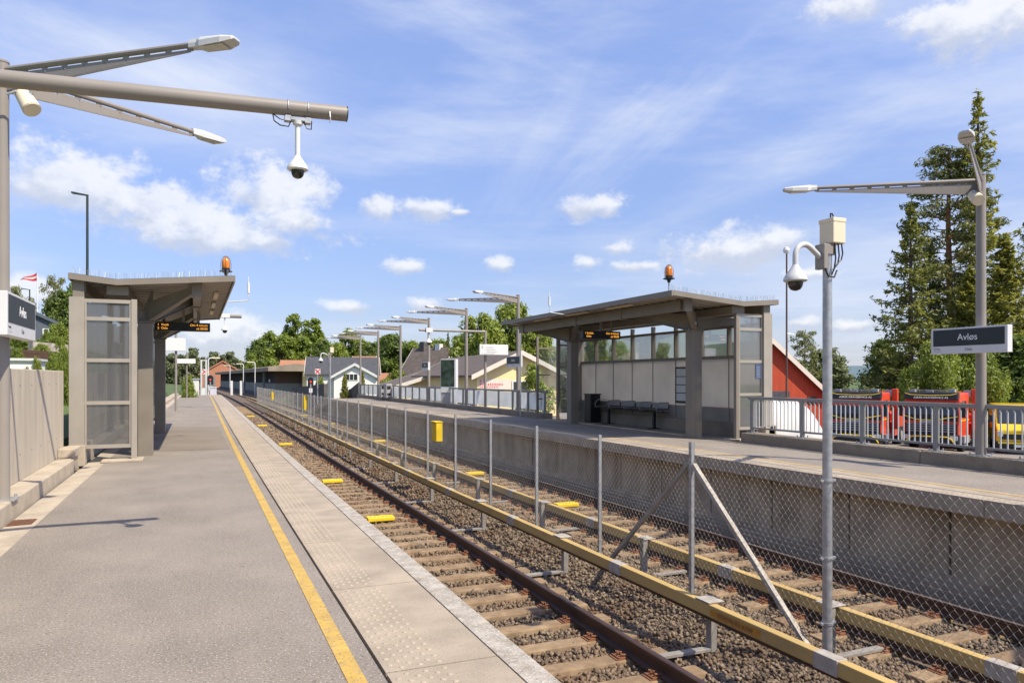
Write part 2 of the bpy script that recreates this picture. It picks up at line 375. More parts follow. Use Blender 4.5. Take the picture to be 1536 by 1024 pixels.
b = MB().sweep([(-2.9, -1.7), (1.42, -1.7), (1.42, -0.25), (1.60, -0.25), (1.60, -0.12), (0.93, -0.12), (0.93, 0.0), (-1.62, 0.0), (-1.62, -0.10), (-2.9, -0.10)], YS, WL)
struct('platform', b, MT['asphalt'], 'grey asphalt platform in front with a yellow line along it', 'platform')
b = MB().sweep([(0.735, 0.0), (0.832, 0.0), (0.832, 0.004), (0.735, 0.004)], YS, WL)
struct('platform_marking', b, MT['yellow_line'], 'worn yellow safety line painted along the near platform', 'marking')
b = MB().box(-1.55, 0.72, 18.1, 26.4, -0.02, 0.0045)
b2 = MB().box(-1.5, 0.70, 18.06, 18.09, -0.01, 0.003).box(-1.2, 0.72, 26.41, 26.45, -0.01, 0.003).box(-1.6, 0.9, 44.0, 44.03, -0.01, 0.003)
struct('asphalt_seam', b2, MT['darkwall'], 'thin dark seams across the near platform asphalt', 'seam')
struct('platform_patch', b, MT['patch'], 'browner patch of newer asphalt in front of the near shelter', 'platform')
b = MB()
s = -4.6
while s < 76:
    s1 = s + 1.72; w = WL((s + s1) / 2); w0, w1 = WL(s), WL(s1)
    x0, x1 = 0.952, 1.598; e = 0.007
    vs = [(x0 + w0, s + e, -0.119), (x1 + w0, s + e, -0.119), (x0 + w1, s1 - e, -0.119), (x1 + w1, s1 - e, -0.119),
          (x0 + w0, s + e, 0.0), (x1 + w0, s + e, 0.0), (x0 + w1, s1 - e, 0.0), (x1 + w1, s1 - e, 0.0)]
    b.add(vs, [(0, 2, 3, 1), (4, 5, 7, 6), (0, 1, 5, 4), (2, 6, 7, 3), (0, 4, 6, 2), (1, 3, 7, 5)]); s = s1
slabs = struct('paving_slabs', b, MT['slab'], 'pale concrete paving slabs with tactile studs beside the yellow line', 'paving')
b = MB(); s = 3.0; k = 0
while s < 44:
    for i in range(6):
        x = 0.995 + i * 0.054; y = s + (0.05 if i % 2 else 0)
        if ((y + 4.6) % 1.72) < 0.04 or ((y + 4.6) % 1.72) > 1.68: continue
        b.lathe([(0.0165, 0.0), (0.0135, 0.004), (0.008, 0.006)], (x + WL(y), y, 0.0), 8 if s < 14 else 6)
    s += 0.1
part('tactile_studs', b, MT['dome'], slabs)
b = MB()
for i in (0, 1, 2, 3, 4, 5):
    x = 0.995 + i * 0.054
    b.sweep([(x - 0.012, 0.0), (x + 0.012, 0.0), (x + 0.010, 0.005), (x - 0.010, 0.005)], ystations(44, 77, 3), WL)
part('tactile_ribs', b, MT['dome'], slabs)
b = MB().sweep([(1.605, -0.25), (1.77, -0.25), (1.77, 0.0), (1.762, 0.004), (1.605, 0.004)], YS, WL)
struct('platform_edge', b, MT['edge'], 'worn white painted edge of the near platform', 'platform edge')
# gutter, kerb
b = MB().sweep([(-1.925, -0.09), (-1.625, -0.09), (-1.625, -0.004), (-1.925, -0.014)], YS, WL)
struct('gutter', b, MT['kerb'], 'pale concrete gutter strip between asphalt and kerb', 'gutter')
b = MB().box(-1.90, -1.66, 9.62, 9.98, -0.013, -0.004)
for i in range(7): b.box(-1.88 + i * 0.031, -1.868 + i * 0.031, 9.64, 9.96, -0.004, 0.002)
tag(part('drain_grate', b, MT['grate']), 'rusty brown drain grate set in the gutter', 'drain')
b = MB()
for y0, y1 in ((-4, 2.9), (2.912, 9.2), (9.212, 14.85)):
    b.box(-2.22, -1.93, y0, y1, -0.09, 0.2)
b.box(-2.22, -1.99, 14.86, 15.8, -0.09, 0.2); b.box(-2.22, -1.95, 15.1, 15.72, 0.2, 0.36)
b.sweep([(-2.4, -0.09), (-1.93, -0.09), (-1.93, 0.18), (-2.4, 0.18)], ystations(27.2, 77), WL)
struct('kerb', b, MT['kerb'], 'pale concrete kerb at the foot of the grey wall', 'kerb', bevel=0.018)
cw = thing('concrete_wall', 'tall board-marked concrete wall behind the near lamp post', 'wall', (-2.35, 6, 0))
part('wall_panel', MB().box(-2.5, -2.22, -4, 10.895, -0.2, 1.73).box(-2.5, -2.22, 10.905, 15.78, -0.2, 1.73), MT['concrete'], cw, bevel=0.012)
b = MB()
for y in (2.4, 3.2, 5.0, 5.8, 7.2, 8.1, 9.3, 9.9, 11.3, 12.1, 12.9, 13.6, 14.3, 15.0):
    for z in (0.55, 1.5): b.cyl((-2.221, y, z), (-2.2175, y, z), 0.013, n=10)
part('tie_hole', b, MT['darkwall'], cw)

# right platform
YR = [-4, 0, 4, 8, 12, 16, 20, 24, 28, 32, 36, 40, 44, 48, 52, 57]
b = MB().sweep([(9.47, -1.7), (13.6, -1.7), (13.6, PZ - 0.004), (12.5, PZ - 0.004), (12.5, PZ), (9.96, PZ), (9.96, PZ - 0.22), (9.47, PZ - 0.22)], YR)
struct('platform', b, MT['asphalt'], 'grey platform across the tracks with the shelter on it', 'platform')
b = MB()
y = -4.0
while y < 57:
    b.box(9.12, 9.955, y + 0.006, y + 1.714, PZ - 0.22, PZ + 0.002); y += 1.72
struct('platform_edge', b, MT['slab'], 'overhanging concrete edge slabs of the far platform', 'platform edge')
struct('platform_marking', MB().box(9.80, 9.86, -4, 57, PZ + 0.002, PZ + 0.006), MT['yellow_line'], 'thin faded yellow line along the far platform edge', 'marking')
b = MB(); y = -3.2
while y < 57:
    b.box(9.42, 9.466, y + 0.02, y + 1.68, -1.55, PZ - 0.224); y += 1.7
b.box(9.30, 9.415, -4, 57, -1.7, -1.06)
struct('platform_facing', b, MT['facing'], 'jointed concrete facing below the far platform edge', 'wall')
b = MB().box(8.95, 9.29, -4, 57, -1.7, -1.16).box(9.0, 9.12, -4, 57, -1.16, -1.10)
struct('cable_duct', b, MT['kerb_dark'], 'dark concrete cable duct along the foot of the far platform', 'duct')
kb = MB()
for y0, y1 in ((-4, 4.69), (4.70, 9.5), (9.51, 14.3)): kb.box(12.0, 12.45, y0, y1, PZ - 0.2, 0.30)
y = 25.4
while y < 60: kb.box(12.0, 12.45, y, y + 4.99, PZ - 0.2, 0.28); y += 5
struct('kerb', kb, MT['kerb_dark'], 'dark weathered concrete kerb carrying the railing', 'kerb', bevel=0.02)
b = MB().prism([(9.12, 57, PZ), (12.5, 57, PZ), (12.5, 66, -1.0), (9.12, 66, -1.0)], (0, 0, -0.4))
struct('ramp', b, MT['asphalt'], 'ramp at the far end of the platform across the tracks', 'ramp')

# ground: one sheet to the horizon
def gz(x, y):
    if 12.6 < x: z = -2.1 - (0.006 * max(0, x - 30)) * 0
    elif x > -2.6: z = -1.42
    else: z = -1.42
    if x <= -2.6: z = 0.2 + min(7.0, 0.42 * (-2.6 - x)) if y < 90 else -0.8 + min(9.0, 0.05 * (-2.6 - x))
    if x > 12.6 and y > 80: z = -1.6
    return z
xs = sorted(set([-3000, -1200, -500, -250, -120, -80, -60, -45, -30, -20, -12, -8, -5, -3.2, -2.7, -2.45, 12.55, 12.75, 16, 20, 30, 45, 60, 90, 140, 250, 500, 1200, 3000]))
ys = sorted(set([-300, -100, -40, -10, 10, 30, 50, 59, 62, 75, 79, 82, 100, 140, 200, 300, 500, 900, 1600, 3000]))
b = MB(); n = len(xs)
b.v = [(x, y, gz(x, y)) for y in ys for x in xs]
b.f = [(j * n + i, j * n + i + 1, (j + 1) * n + i + 1, (j + 1) * n + i) for j in range(len(ys) - 1) for i in range(n - 1)]
struct('ground', b, MT['terrain'], 'green ground reaching to the horizon', 'ground', smooth=True)
b = MB(); b.v = [(12.7, -60, -2.09), (62, -60, -2.09), (62, 74, -2.09), (12.7, 74, -2.09)]; b.f = [(0, 1, 2, 3)]
struct('yard', b, MT['yard'], 'grey asphalt yard behind the railing', 'yard')
# hills on the horizon
b = MB(); m = 90
for i in range(m + 1):
    a = math.radians(-75 + 190 * i / m); r = 1900
    h = 7 + 9 * (0.5 + 0.5 * math.sin(a * 7.3 + 1)) + 6 * math.sin(a * 17)
    if 0.75 < a < 1.0: h += 12
    b.v += [(math.sin(a) * r, math.cos(a) * r, -6), (math.sin(a) * (r + 160), math.cos(a) * (r + 160), h), (math.sin(a) * (r + 500), math.cos(a) * (r + 500), -6)]
b.f = [(i * 3 + k, i * 3 + 3 + k, i * 3 + 4 + k, i * 3 + 1 + k) for i in range(m) for k in (0, 1)]
struct('hills', b, MT['hill'], 'low blue-green hills far off on the horizon', 'hills', smooth=True)

# track bed
TX = (3.37, 7.53)
def bed_z(x): return -1.315 if x < 4.75 else (-1.315 + 0.09 * min(1, (x - 4.75) / 0.5) if x < 5.7 else (-1.225 - 0.09 * min(1, max(0, (x - 6.0) / 0.3))))
b = MB(); xs = [1.3, 2.0, 2.8, 3.4, 4.0, 4.6, 4.75, 5.0, 5.25, 5.7, 6.0, 6.3, 7.0, 8.0, 9.0, 9.5]
ys = ystations(-4, 80, 2) + [100, 130, 180, 260]
n = len(xs)
for y in ys:
    for x in xs: b.v.append((x if y < 90 else (x - 5.5) * (1.6 if y > 120 else 1.2) + 5.5, y, bed_z(x)))
b.f = [(j * n + i, j * n + i + 1, (j + 1) * n + i + 1, (j + 1) * n + i) for j in range(len(ys) - 1) for i in range(n - 1)]
struct('track_bed', b, MT['ballast'], 'brown-grey ballast bed under both tracks', 'track bed')

# rails (things): foot, web, head
RP = [(-0.065, 0), (0.065, 0), (0.065, 0.012), (0.012, 0.03), (0.010, 0.115), (0.034, 0.128), (0.034, 0.158), (0.026, 0.164), (-0.026, 0.164), (-0.034, 0.158), (-0.034, 0.128), (-0.010, 0.115), (-0.012, 0.03), (-0.065, 0.012)]
RZ = -1.245
yst = ystations(0, 84, 4) + [100, 120, 160, 210, 260]
def far_bend(y): return -0.00012 * max(0, y - 80) ** 2
RL = ['rusty running rail of the near track, hidden beside the platform edge', 'rusty running rail of the near track, beside the ballast strip',
      'rusty running rail beside the far yellow contact rail cover', 'rusty running rail nearest the far platform wall']
for i, (tx, sd) in enumerate(((TX[0], -1), (TX[0], 1), (TX[1], -1), (TX[1], 1))):
    x = tx + sd * 0.752
    wp = (lambda y: WL(y) + far_bend(y)) if i < 2 else far_bend
    r = tag(part('running_rail', MB().sweep([(x + a, RZ + c) for a, c in RP], yst, wp), MT['rust'], None), RL[i], 'rail', 'running rails')
    part('running_surface', MB().sweep([(x - 0.024, RZ + 0.1642), (x + 0.024, RZ + 0.1642), (x + 0.022, RZ + 0.1665), (x - 0.022, RZ + 0.1665)], yst, wp), MT['railtop'], r)
    if i in (1, 2):
        pass
# sleepers
SL = ['brown dusty sleeper in the near track bed', 'brown dusty sleeper in the far track bed']
def sleeper_mb(): return MB().prism([(-1.2, -0.13, -0.16), (-1.2, 0.13, -0.16), (-1.2, 0.105, 0.0), (-1.2, -0.105, 0.0)], (2.4, 0, 0))
def clip_mb(x):
    q = MB()
    q.box(x - 0.19, x + 0.19, -0.08, 0.08, -0.004, 0.0095)
    for sd in (-1, 1):
        q.box(x + sd * 0.115 - 0.05, x + sd * 0.115 + 0.05, -0.075, 0.075, 0.004, 0.024)
        q.tube([(x + sd * 0.06, -0.05, 0.035), (x + sd * 0.13, -0.055, 0.05), (x + sd * 0.14, 0.0, 0.045), (x + sd * 0.07, 0.02, 0.04), (x + sd * 0.13, 0.055, 0.05)], 0.011, 6)
        q.cyl((x + sd * 0.105, 0, 0.01), (x + sd * 0.105, 0, 0.06), 0.014, n=6)
    return q
for t in (0, 1):
    near = part('sleeper', sleeper_mb(), MT['sleeper'], None, bevel=0.012); tag(near, SL[t], 'sleeper', ('near' if t == 0 else 'far') + ' track sleepers')
    y0 = 3.04 if t == 0 else 3.3
    near.location = (TX[t] + WL(y0) * (1 - t), y0, -1.258)
    for sd in (-1, 1):
        cl = part('rail_clip', clip_mb(sd * 0.752), MT['clip'], None); cl.parent = near
    bare = near.copy()
    for k in range(1, 128):
        y = y0 + 0.6 * k
        loc = (TX[t] + (WL(y) if t == 0 else 0) + U(-0.02, 0.02), y + U(-0.015, 0.015), -1.258 + U(-0.006, 0.004))
        if k < 42: dup(near, loc, U(-0.012, 0.012))
        else:
            c = near.copy(); C.objects.link(c); c.location = loc

# loose ballast stones: near ground as real stones
def stones(n_near):
    rg = np.random.default_rng(5)
    base = np.array([[1, 0, 0], [-1, 0, 0], [0, 1, 0], [0, -1, 0], [0, 0, 1], [0, 0, -1], [.7, .7, .5], [-.7, .6, .45], [.6, -.75, .4], [-.65, -.7, .5]])
    # convex hull of jittered base via bmesh
    import bmesh
    shapes = []
    for k in range(10):
        pts = base * (1 + rg.uniform(-0.32, 0.32, base.shape)) * np.array([1.0, rg.uniform(.6, .95), rg.uniform(.5, .85)])
        bm = bmesh.new()
        for p in pts: bm.verts.new(p)
        bmesh.ops.convex_hull(bm, input=bm.verts)
        for v in [v for v in bm.verts if not v.link_faces]: bm.verts.remove(v)
        bmesh.ops.triangulate(bm, faces=bm.faces)
        bm.verts.index_update()
        shapes.append((np.array([v.co[:] for v in bm.verts]), np.array([[v.index for v in f.verts] for f in bm.faces]))); bm.free()
    # density falls with distance, stone size grows a little
    y = 3.0 + (np.exp(rg.uniform(0, 1, n_near) * math.log(1 + 60 / 4.0)) - 1) * 4.0
    x = np.where(rg.uniform(0, 1, n_near) < 0.36, rg.uniform(2.75, 4.72, n_near), rg.uniform(4.55, 8.95, n_near))
    out_v, out_f = [], []; nv = 0
    size = np.clip(0.0165 + 0.0010 * y, 0.018, 0.05) * rg.uniform(0.6, 1.45, n_near)
    for i in range(n_near):
        xi, yi = x[i], y[i]; z = bed_z(xi)
        w = WL(yi)
        on = False
        for t, y0 in ((0, 3.04), (1, 3.3)):
            cx = TX[t] + (w if t == 0 else 0)
            if abs(xi - cx) < 1.22:
                ph = (yi - y0 + 0.3) % 0.6 - 0.3
                if abs(ph) < 0.125 and rg.uniform() > (0.07 + 0.25 * (abs(xi - cx) > 0.9)): on = True
                if abs(abs(xi - cx) - 0.752) < 0.085: on = True
        if on: continue
        V, Fc = shapes[i % 10]
        q = rg.normal(size=4); q /= np.linalg.norm(q); a, bq, c, d = q
        Rm = np.array([[1 - 2 * (c * c + d * d), 2 * (bq * c - a * d), 2 * (bq * d + a * c)], [2 * (bq * c + a * d), 1 - 2 * (bq * bq + d * d), 2 * (c * d - a * bq)], [2 * (bq * d - a * c), 2 * (c * d + a * bq), 1 - 2 * (bq * bq + c * c)]])
        out_v.append(V @ Rm.T * size[i] + np.array([xi, yi, z + rg.uniform(-0.3, 1.1) * size[i]])); out_f.append(Fc + nv); nv += len(V)
    me = raw_mesh('ballast_stones', np.vstack(out_v), np.vstack(out_f).ravel(), 3)
    return tag(link('ballast_stones', me, MT['stone']), 'loose grey-brown ballast stones between the sleepers', 'ballast', None, 'stuff')
stones(130000)

# contact rails: yellow cover on brackets
def contact_rail(x, warp, side, label, y0, ph, note):
    t = thing('contact_rail', label, 'contact rail', (x, y0, -1.3), group='contact rails')
    z1 = -0.71
    ends = ystations(y0, 92, 3)
    pr = lambda w, h, g=0.0: [(x - w / 2, z1 - h), (x + w / 2, z1 - h), (x + w / 2 - 0.004, z1 + g), (x - w / 2 + 0.004, z1 + g)]
    part('cover', MB().sweep(pr(0.105, 0.125), ends, warp), MT['cover'], t, bevel=0.008)
    part('conductor', MB().sweep([(x - 0.03, z1 - 0.165), (x + 0.03, z1 - 0.165), (x + 0.03, z1 - 0.128), (x - 0.03, z1 - 0.128)], ends, warp), MT['rust'], t)
    y = ph; k = 0
    while y < 90:
        w = warp(y)
        if y > y0:
            xx = x + w
            part('joint_sleeve', MB().box(xx - 0.060, xx + 0.060, y - 0.13, y + 0.13, z1 - 0.132, z1 + 0.006), MT['sleeve'], t, bevel=0.006)
        yb = y + 1.7
        if y0 < yb < 60:
            xx = x + warp(yb)
            q = MB().box(xx + 0.075 * side, xx + 0.15 * side, yb - 0.045, yb + 0.045, -1.26, z1 - 0.02) if side > 0 else MB().box(xx - 0.15, xx - 0.075, yb - 0.045, yb + 0.045, -1.26, z1 + 0.03)
            q.box(min(xx + 0.02 * side, xx + 0.15 * side), max(xx + 0.02 * side, xx + 0.15 * side), yb - 0.04, yb + 0.04, z1 - 0.15, z1 - 0.126)
            q.bar((xx + 0.13 * side, yb, -1.235), (xx - 0.62 * side, yb + 0.02, -1.235), 0.085, 0.035)
            part('bracket', q, MT['bracket'], t, bevel=0.004)
            part('insulator', MB().box(xx - 0.055, xx + 0.14, yb - 0.17, yb + 0.06, z1 + 0.0075, z1 + 0.02) if side > 0 else MB().box(xx - 0.14, xx + 0.055, yb - 0.06, yb + 0.17, z1 + 0.0075, z1 + 0.02), MT['sleeve'], t, bevel=0.004)
        y += 3.4
    if note:
        ys_ = note
        st = part('warning_sticker', MB().box(x + warp(ys_) - 0.0560, x + warp(ys_) - 0.0535, ys_ - 0.62, ys_ + 0.1, z1 - 0.105, z1 - 0.03), mat('warning_orange', (0.42, 0.20, 0.03), 0.6, var=0.2, scale=20), t)
        text_mesh('STRØMFØRENDE SKINNE', 0.058, MT['lettering_dark'], st, frame_m((x + warp(ys_) - 0.0563, ys_ - 0.26, z1 - 0.068), (0, -1, 0), (0, 0, 1)), ext=0.0006, sx=0.8)
    return t
contact_rail(4.87, WL, 1, 'yellow covered contact rail beside the near track', 2.6, 4.7, 6.1)
contact_rail(6.02, lambda y: 0.0, -1, 'yellow covered contact rail beyond the chain-link fence', 2.6, 4.0, None)

# yellow blocks between the rails
YB = [14.8, 20.7, 33.0, 46.5, 58.0]
WHERE = ['first from the front', 'second from the front', 'third from the front', 'fourth from the front', 'farthest along']
for t in (0, 1):
    for k, y in enumerate(YB):
        x = TX[t] + (WL(y) if t == 0 else 0.05)
        o = thing('track_marker', 'yellow plastic block across the %s track, %s' % (('near', 'far')[t], WHERE[k]), 'track marker', (x, y, -1.25), group='yellow blocks between the rails')
        q = MB().prism([(-0.27 + x, y - 0.13, -1.25), (0.27 + x, y - 0.13, -1.25), (0.27 + x, y - 0.10, -1.16), (-0.27 + x, y - 0.10, -1.16)], (0, 0.001, 0)) if False else MB().box(x - 0.27, x + 0.27, y - 0.12, y + 0.12, -1.25, -1.16)
        part('body', q, MT['yellow'], o, bevel=0.02)
        if k < 3:
            q = MB()
            for i in range(6): q.cyl((x - 0.2 + i * 0.08, y - 0.09, -1.16), (x - 0.2 + i * 0.08, y - 0.09, -1.148), 0.018, n=8)
            q.box(x - 0.29, x - 0.272, y - 0.05, y + 0.05, -1.24, -1.19); q.box(x + 0.272, x + 0.29, y - 0.05, y + 0.05, -1.24, -1.19)
            part('lug', q, MT['yellow'], o)

# ------------------------------------------------------------------ chain-link fence between the tracks
FX = 5.7
fence = thing('chain_link_fence', 'tall chain-link fence on steel posts between the two tracks', 'fence', (FX, 40, -1.25))
def wire_mesh(y0, y1, p, z0, z1, r):
    nw = int((y1 - y0) / p); nz = int((z1 - z0) / (p * 1.12)) + 1
    i = np.arange(nw)[:, None]; j = np.arange(nz)[None, :]
    yy = y0 + (i + ((i + j) % 2)) * p + 0 * j
    zz = z1 - j * p * 1.12 + 0 * i
    xx = FX + np.where((i + j) % 2 == 0, 0.004, -0.004)
    zz = zz + np.random.default_rng(3).normal(0, 0.0016, zz.shape); sag = 0.012 * np.sin(yy * 2.72) * (j == 0)
    P = np.stack([xx + 0.012 * np.sin(yy * 0.9) , yy, zz - sag], -1)          # nw, nz, 3
    offs = np.array([[r, 0, r * .6], [-r, 0, r * .6], [0, 0, -r * 1.1]])
    ring = P[:, :, None, :] + offs[None, None, :, :]
    # wires run obliquely: widen the ring along y as well
    dirsign = np.where((i + j) % 2 == 0, 1.0, -1.0)
    ring[:, :, :, 1] += (offs[None, None, :, 2]) * -dirsign[:, :, None] * 0.0
    verts = ring.reshape(-1, 3)
    idx = np.arange(nw * nz * 3).reshape(nw, nz, 3)
    fs = []
    for k in range(3):
        k2 = (k + 1) % 3
        fs.append(np.stack([idx[:, :-1, k], idx[:, :-1, k2], idx[:, 1:, k2], idx[:, 1:, k]], -1).reshape(-1, 4))
    return raw_mesh('wire_mesh', verts, np.vstack(fs).ravel(), 4)
wm = wire_mesh(2.3, 79.5, 0.043, -1.18, 0.68, 0.0015)
wm.transform(Matrix.Translation(-root_loc(fence)))
link('wire_mesh', wm, MT['wire'], fence)
part('tension_wire', MB().tube([(FX, y, z) for y in (2.3, 79.5)], 0.0022, 4) if False else MB().tube([(FX, 2.3, 0.682), (FX, 79.5, 0.682)], 0.0025, 4).tube([(FX, 2.3, -0.25), (FX, 79.5, -0.25)], 0.002, 4), MT['wire'], fence)
for k in range(32):
    y = 7.75 + 2.31 * k
    z1 = 0.73 if k else 0.80; w = 0.022 if k else 0.030
    q = MB().box(FX + 0.012, FX + 0.018, y - w, y + w, -1.35, z1).box(FX + 0.018, FX + 0.055, y - w, y - w + 0.006, -1.35, z1).box(FX + 0.018, FX + 0.055, y + w - 0.006, y + w, -1.35, z1)
    q.box(FX + 0.052, FX + 0.058, y - w, y + w, -1.35, z1 - 0.003)
    part('post', q, MT['galv'], fence)
part('brace', MB().bar((FX + 0.03, 7.80, 0.52), (FX + 0.03, 9.95, -1.30), 0.05, 0.05, up=(1, 0, 0)), MT['bracket'], fence)
part('brace', MB().bar((FX + 0.03, 7.70, 0.52), (FX + 0.03, 5.62, -1.30), 0.055, 0.055, up=(1, 0, 0)), MT['sleeve'], fence)
def fbox(y, z0, z1, label):
    o = thing('fence_box', label, 'box', (FX + 0.1, y, z0), group='yellow boxes on the fence')
    part('case', MB().box(FX - 0.20, FX - 0.03, y - 0.2, y + 0.2, z0, z1), MT['yellow'], o, bevel=0.015)
    part('door', MB().box(FX - 0.209, FX - 0.2, y - 0.17, y + 0.17, z0 + 0.03, z1 - 0.03), MT['yellow'], o, bevel=0.004)
    part('hood', MB().box(FX - 0.23, FX - 0.02, y - 0.215, y + 0.215, z1 + 0.002, z1 + 0.02), MT['yellow'], o)
fbox(18.0, 0.02, 0.50, 'yellow equipment box mounted on the fence, the large near one')
fbox(42.5, -0.15, 0.62, 'yellow equipment box on the fence near the far signal')
fbox(61.5, -0.1, 0.5, 'small yellow equipment box farthest along the fence')

# ------------------------------------------------------------------ camera masts on the fence line
def camera_dome(t, c, s=1.0, mw='white'):
    """housing and smoked dome hanging below c"""
    x, y, z = c
    part('housing', MB().lathe([(0.035 * s, 0.0), (0.05 * s, -0.03 * s), (0.115 * s, -0.12 * s), (0.135 * s, -0.16 * s), (0.138 * s, -0.185 * s), (0.12 * s, -0.20 * s)][::-1], c, 20), MT[mw], t, smooth=True)
    part('dome', MB().lathe([(0.088 * s, -0.196 * s), (0.086 * s, -0.225 * s), (0.076 * s, -0.262 * s), (0.055 * s, -0.292 * s), (0.02 * s, -0.306 * s)][::-1], c, 18), MT['dome_glass'], t, smooth=True)
def mast(y, zt, label, near, clabel):
    t = thing('camera_mast', label, 'mast', (FX - 0.06, y, -1.25), group='camera masts')
    x = FX - 0.06
    part('pole', MB().cyl((x, y, -1.4), (x, y, zt - 0.35), 0.047, 0.043, 16), MT['galv'], t, smooth=True)
    part('junction_box', MB().box(x - 0.005, x + 0.155, y - 0.08, y + 0.10, zt - 0.24, zt), MT['cream'], t, bevel=0.012)
    part('box_lid', MB().box(x - 0.009, x + 0.159, y - 0.084, y + 0.104, zt - 0.035, zt + 0.006), MT['cream'], t, bevel=0.006)
    part('mount', MB().box(x - 0.10, x - 0.047, y - 0.06, y + 0.06, zt - 0.49, zt - 0.25).box(x - 0.06, x + 0.06, y - 0.055, y + 0.055, zt - 0.35, zt - 0.25), MT['pole'], t, bevel=0.006)
    if near:
        q = MB()
        for dx, dep in ((0.03, 0.25), (0.075, 0.20), (0.12, 0.16)):
            q.tube([(x + dx, y - 0.06, zt - 0.24), (x + dx + 0.004, y - 0.07, zt - 0.24 - dep * 0.6), (x + dx - 0.02, y - 0.075, zt - 0.24 - dep), (x + dx * 0.4 - 0.03, y - 0.07, zt - 0.30 - dep)], 0.007, 6)
        q.tube([(x - 0.08, y - 0.05, zt - 0.49), (x - 0.05, y - 0.06, zt - 0.56), (x + 0.02, y - 0.065, zt - 0.57), (x + 0.06, y - 0.06, zt - 0.50)], 0.008, 6)
        q.tube([(x + 0.0, y - 0.04, zt - 0.03), (x + 0.01, y - 0.03, zt + 0.05), (x + 0.06, y, zt + 0.06), (x + 0.09, y, zt + 0.008)], 0.007, 6)
        part('cable', q, MT['black'], t)
        for z in (0.60, -0.15, -0.78):
            part('clamp', MB().cyl((x, y, z), (x, y, z + 0.022), 0.056, n=14).box(x - 0.09, x + 0.1, y - 0.012, y + 0.012, z, z + 0.02), MT['galv'], t)
    d = thing('dome_camera', clabel, 'camera', (x - 0.5, y, zt - 0.6), group='dome cameras')
    pts = [(x - 0.10, y, zt - 0.37)]
    for a in range(0, 11):
        th = PI * (0.30 + 0.70 * a / 10); pts.append((x - 0.305 + 0.115 * math.cos(th), y - 0.02, zt - 0.385 + 0.115 * math.sin(th)))
    pts.append((x - 0.42, y - 0.02, zt - 0.50))
    part('arm', MB().tube(pts, 0.027, 12), MT['lampgrey'], d, smooth=True)
    camera_dome(d, (x - 0.42, y - 0.02, zt - 0.47), 0.80, 'lampgrey')
mast(5.47, 3.14, 'tall galvanised camera mast with a cream box at its top, on the fence', True, 'grey dome camera curving off the near mast with the cream box')
mast(34.5, 3.0, 'thin galvanised camera mast with a white box, farther along the fence', False, 'small dome camera on the mast farther along the fence')
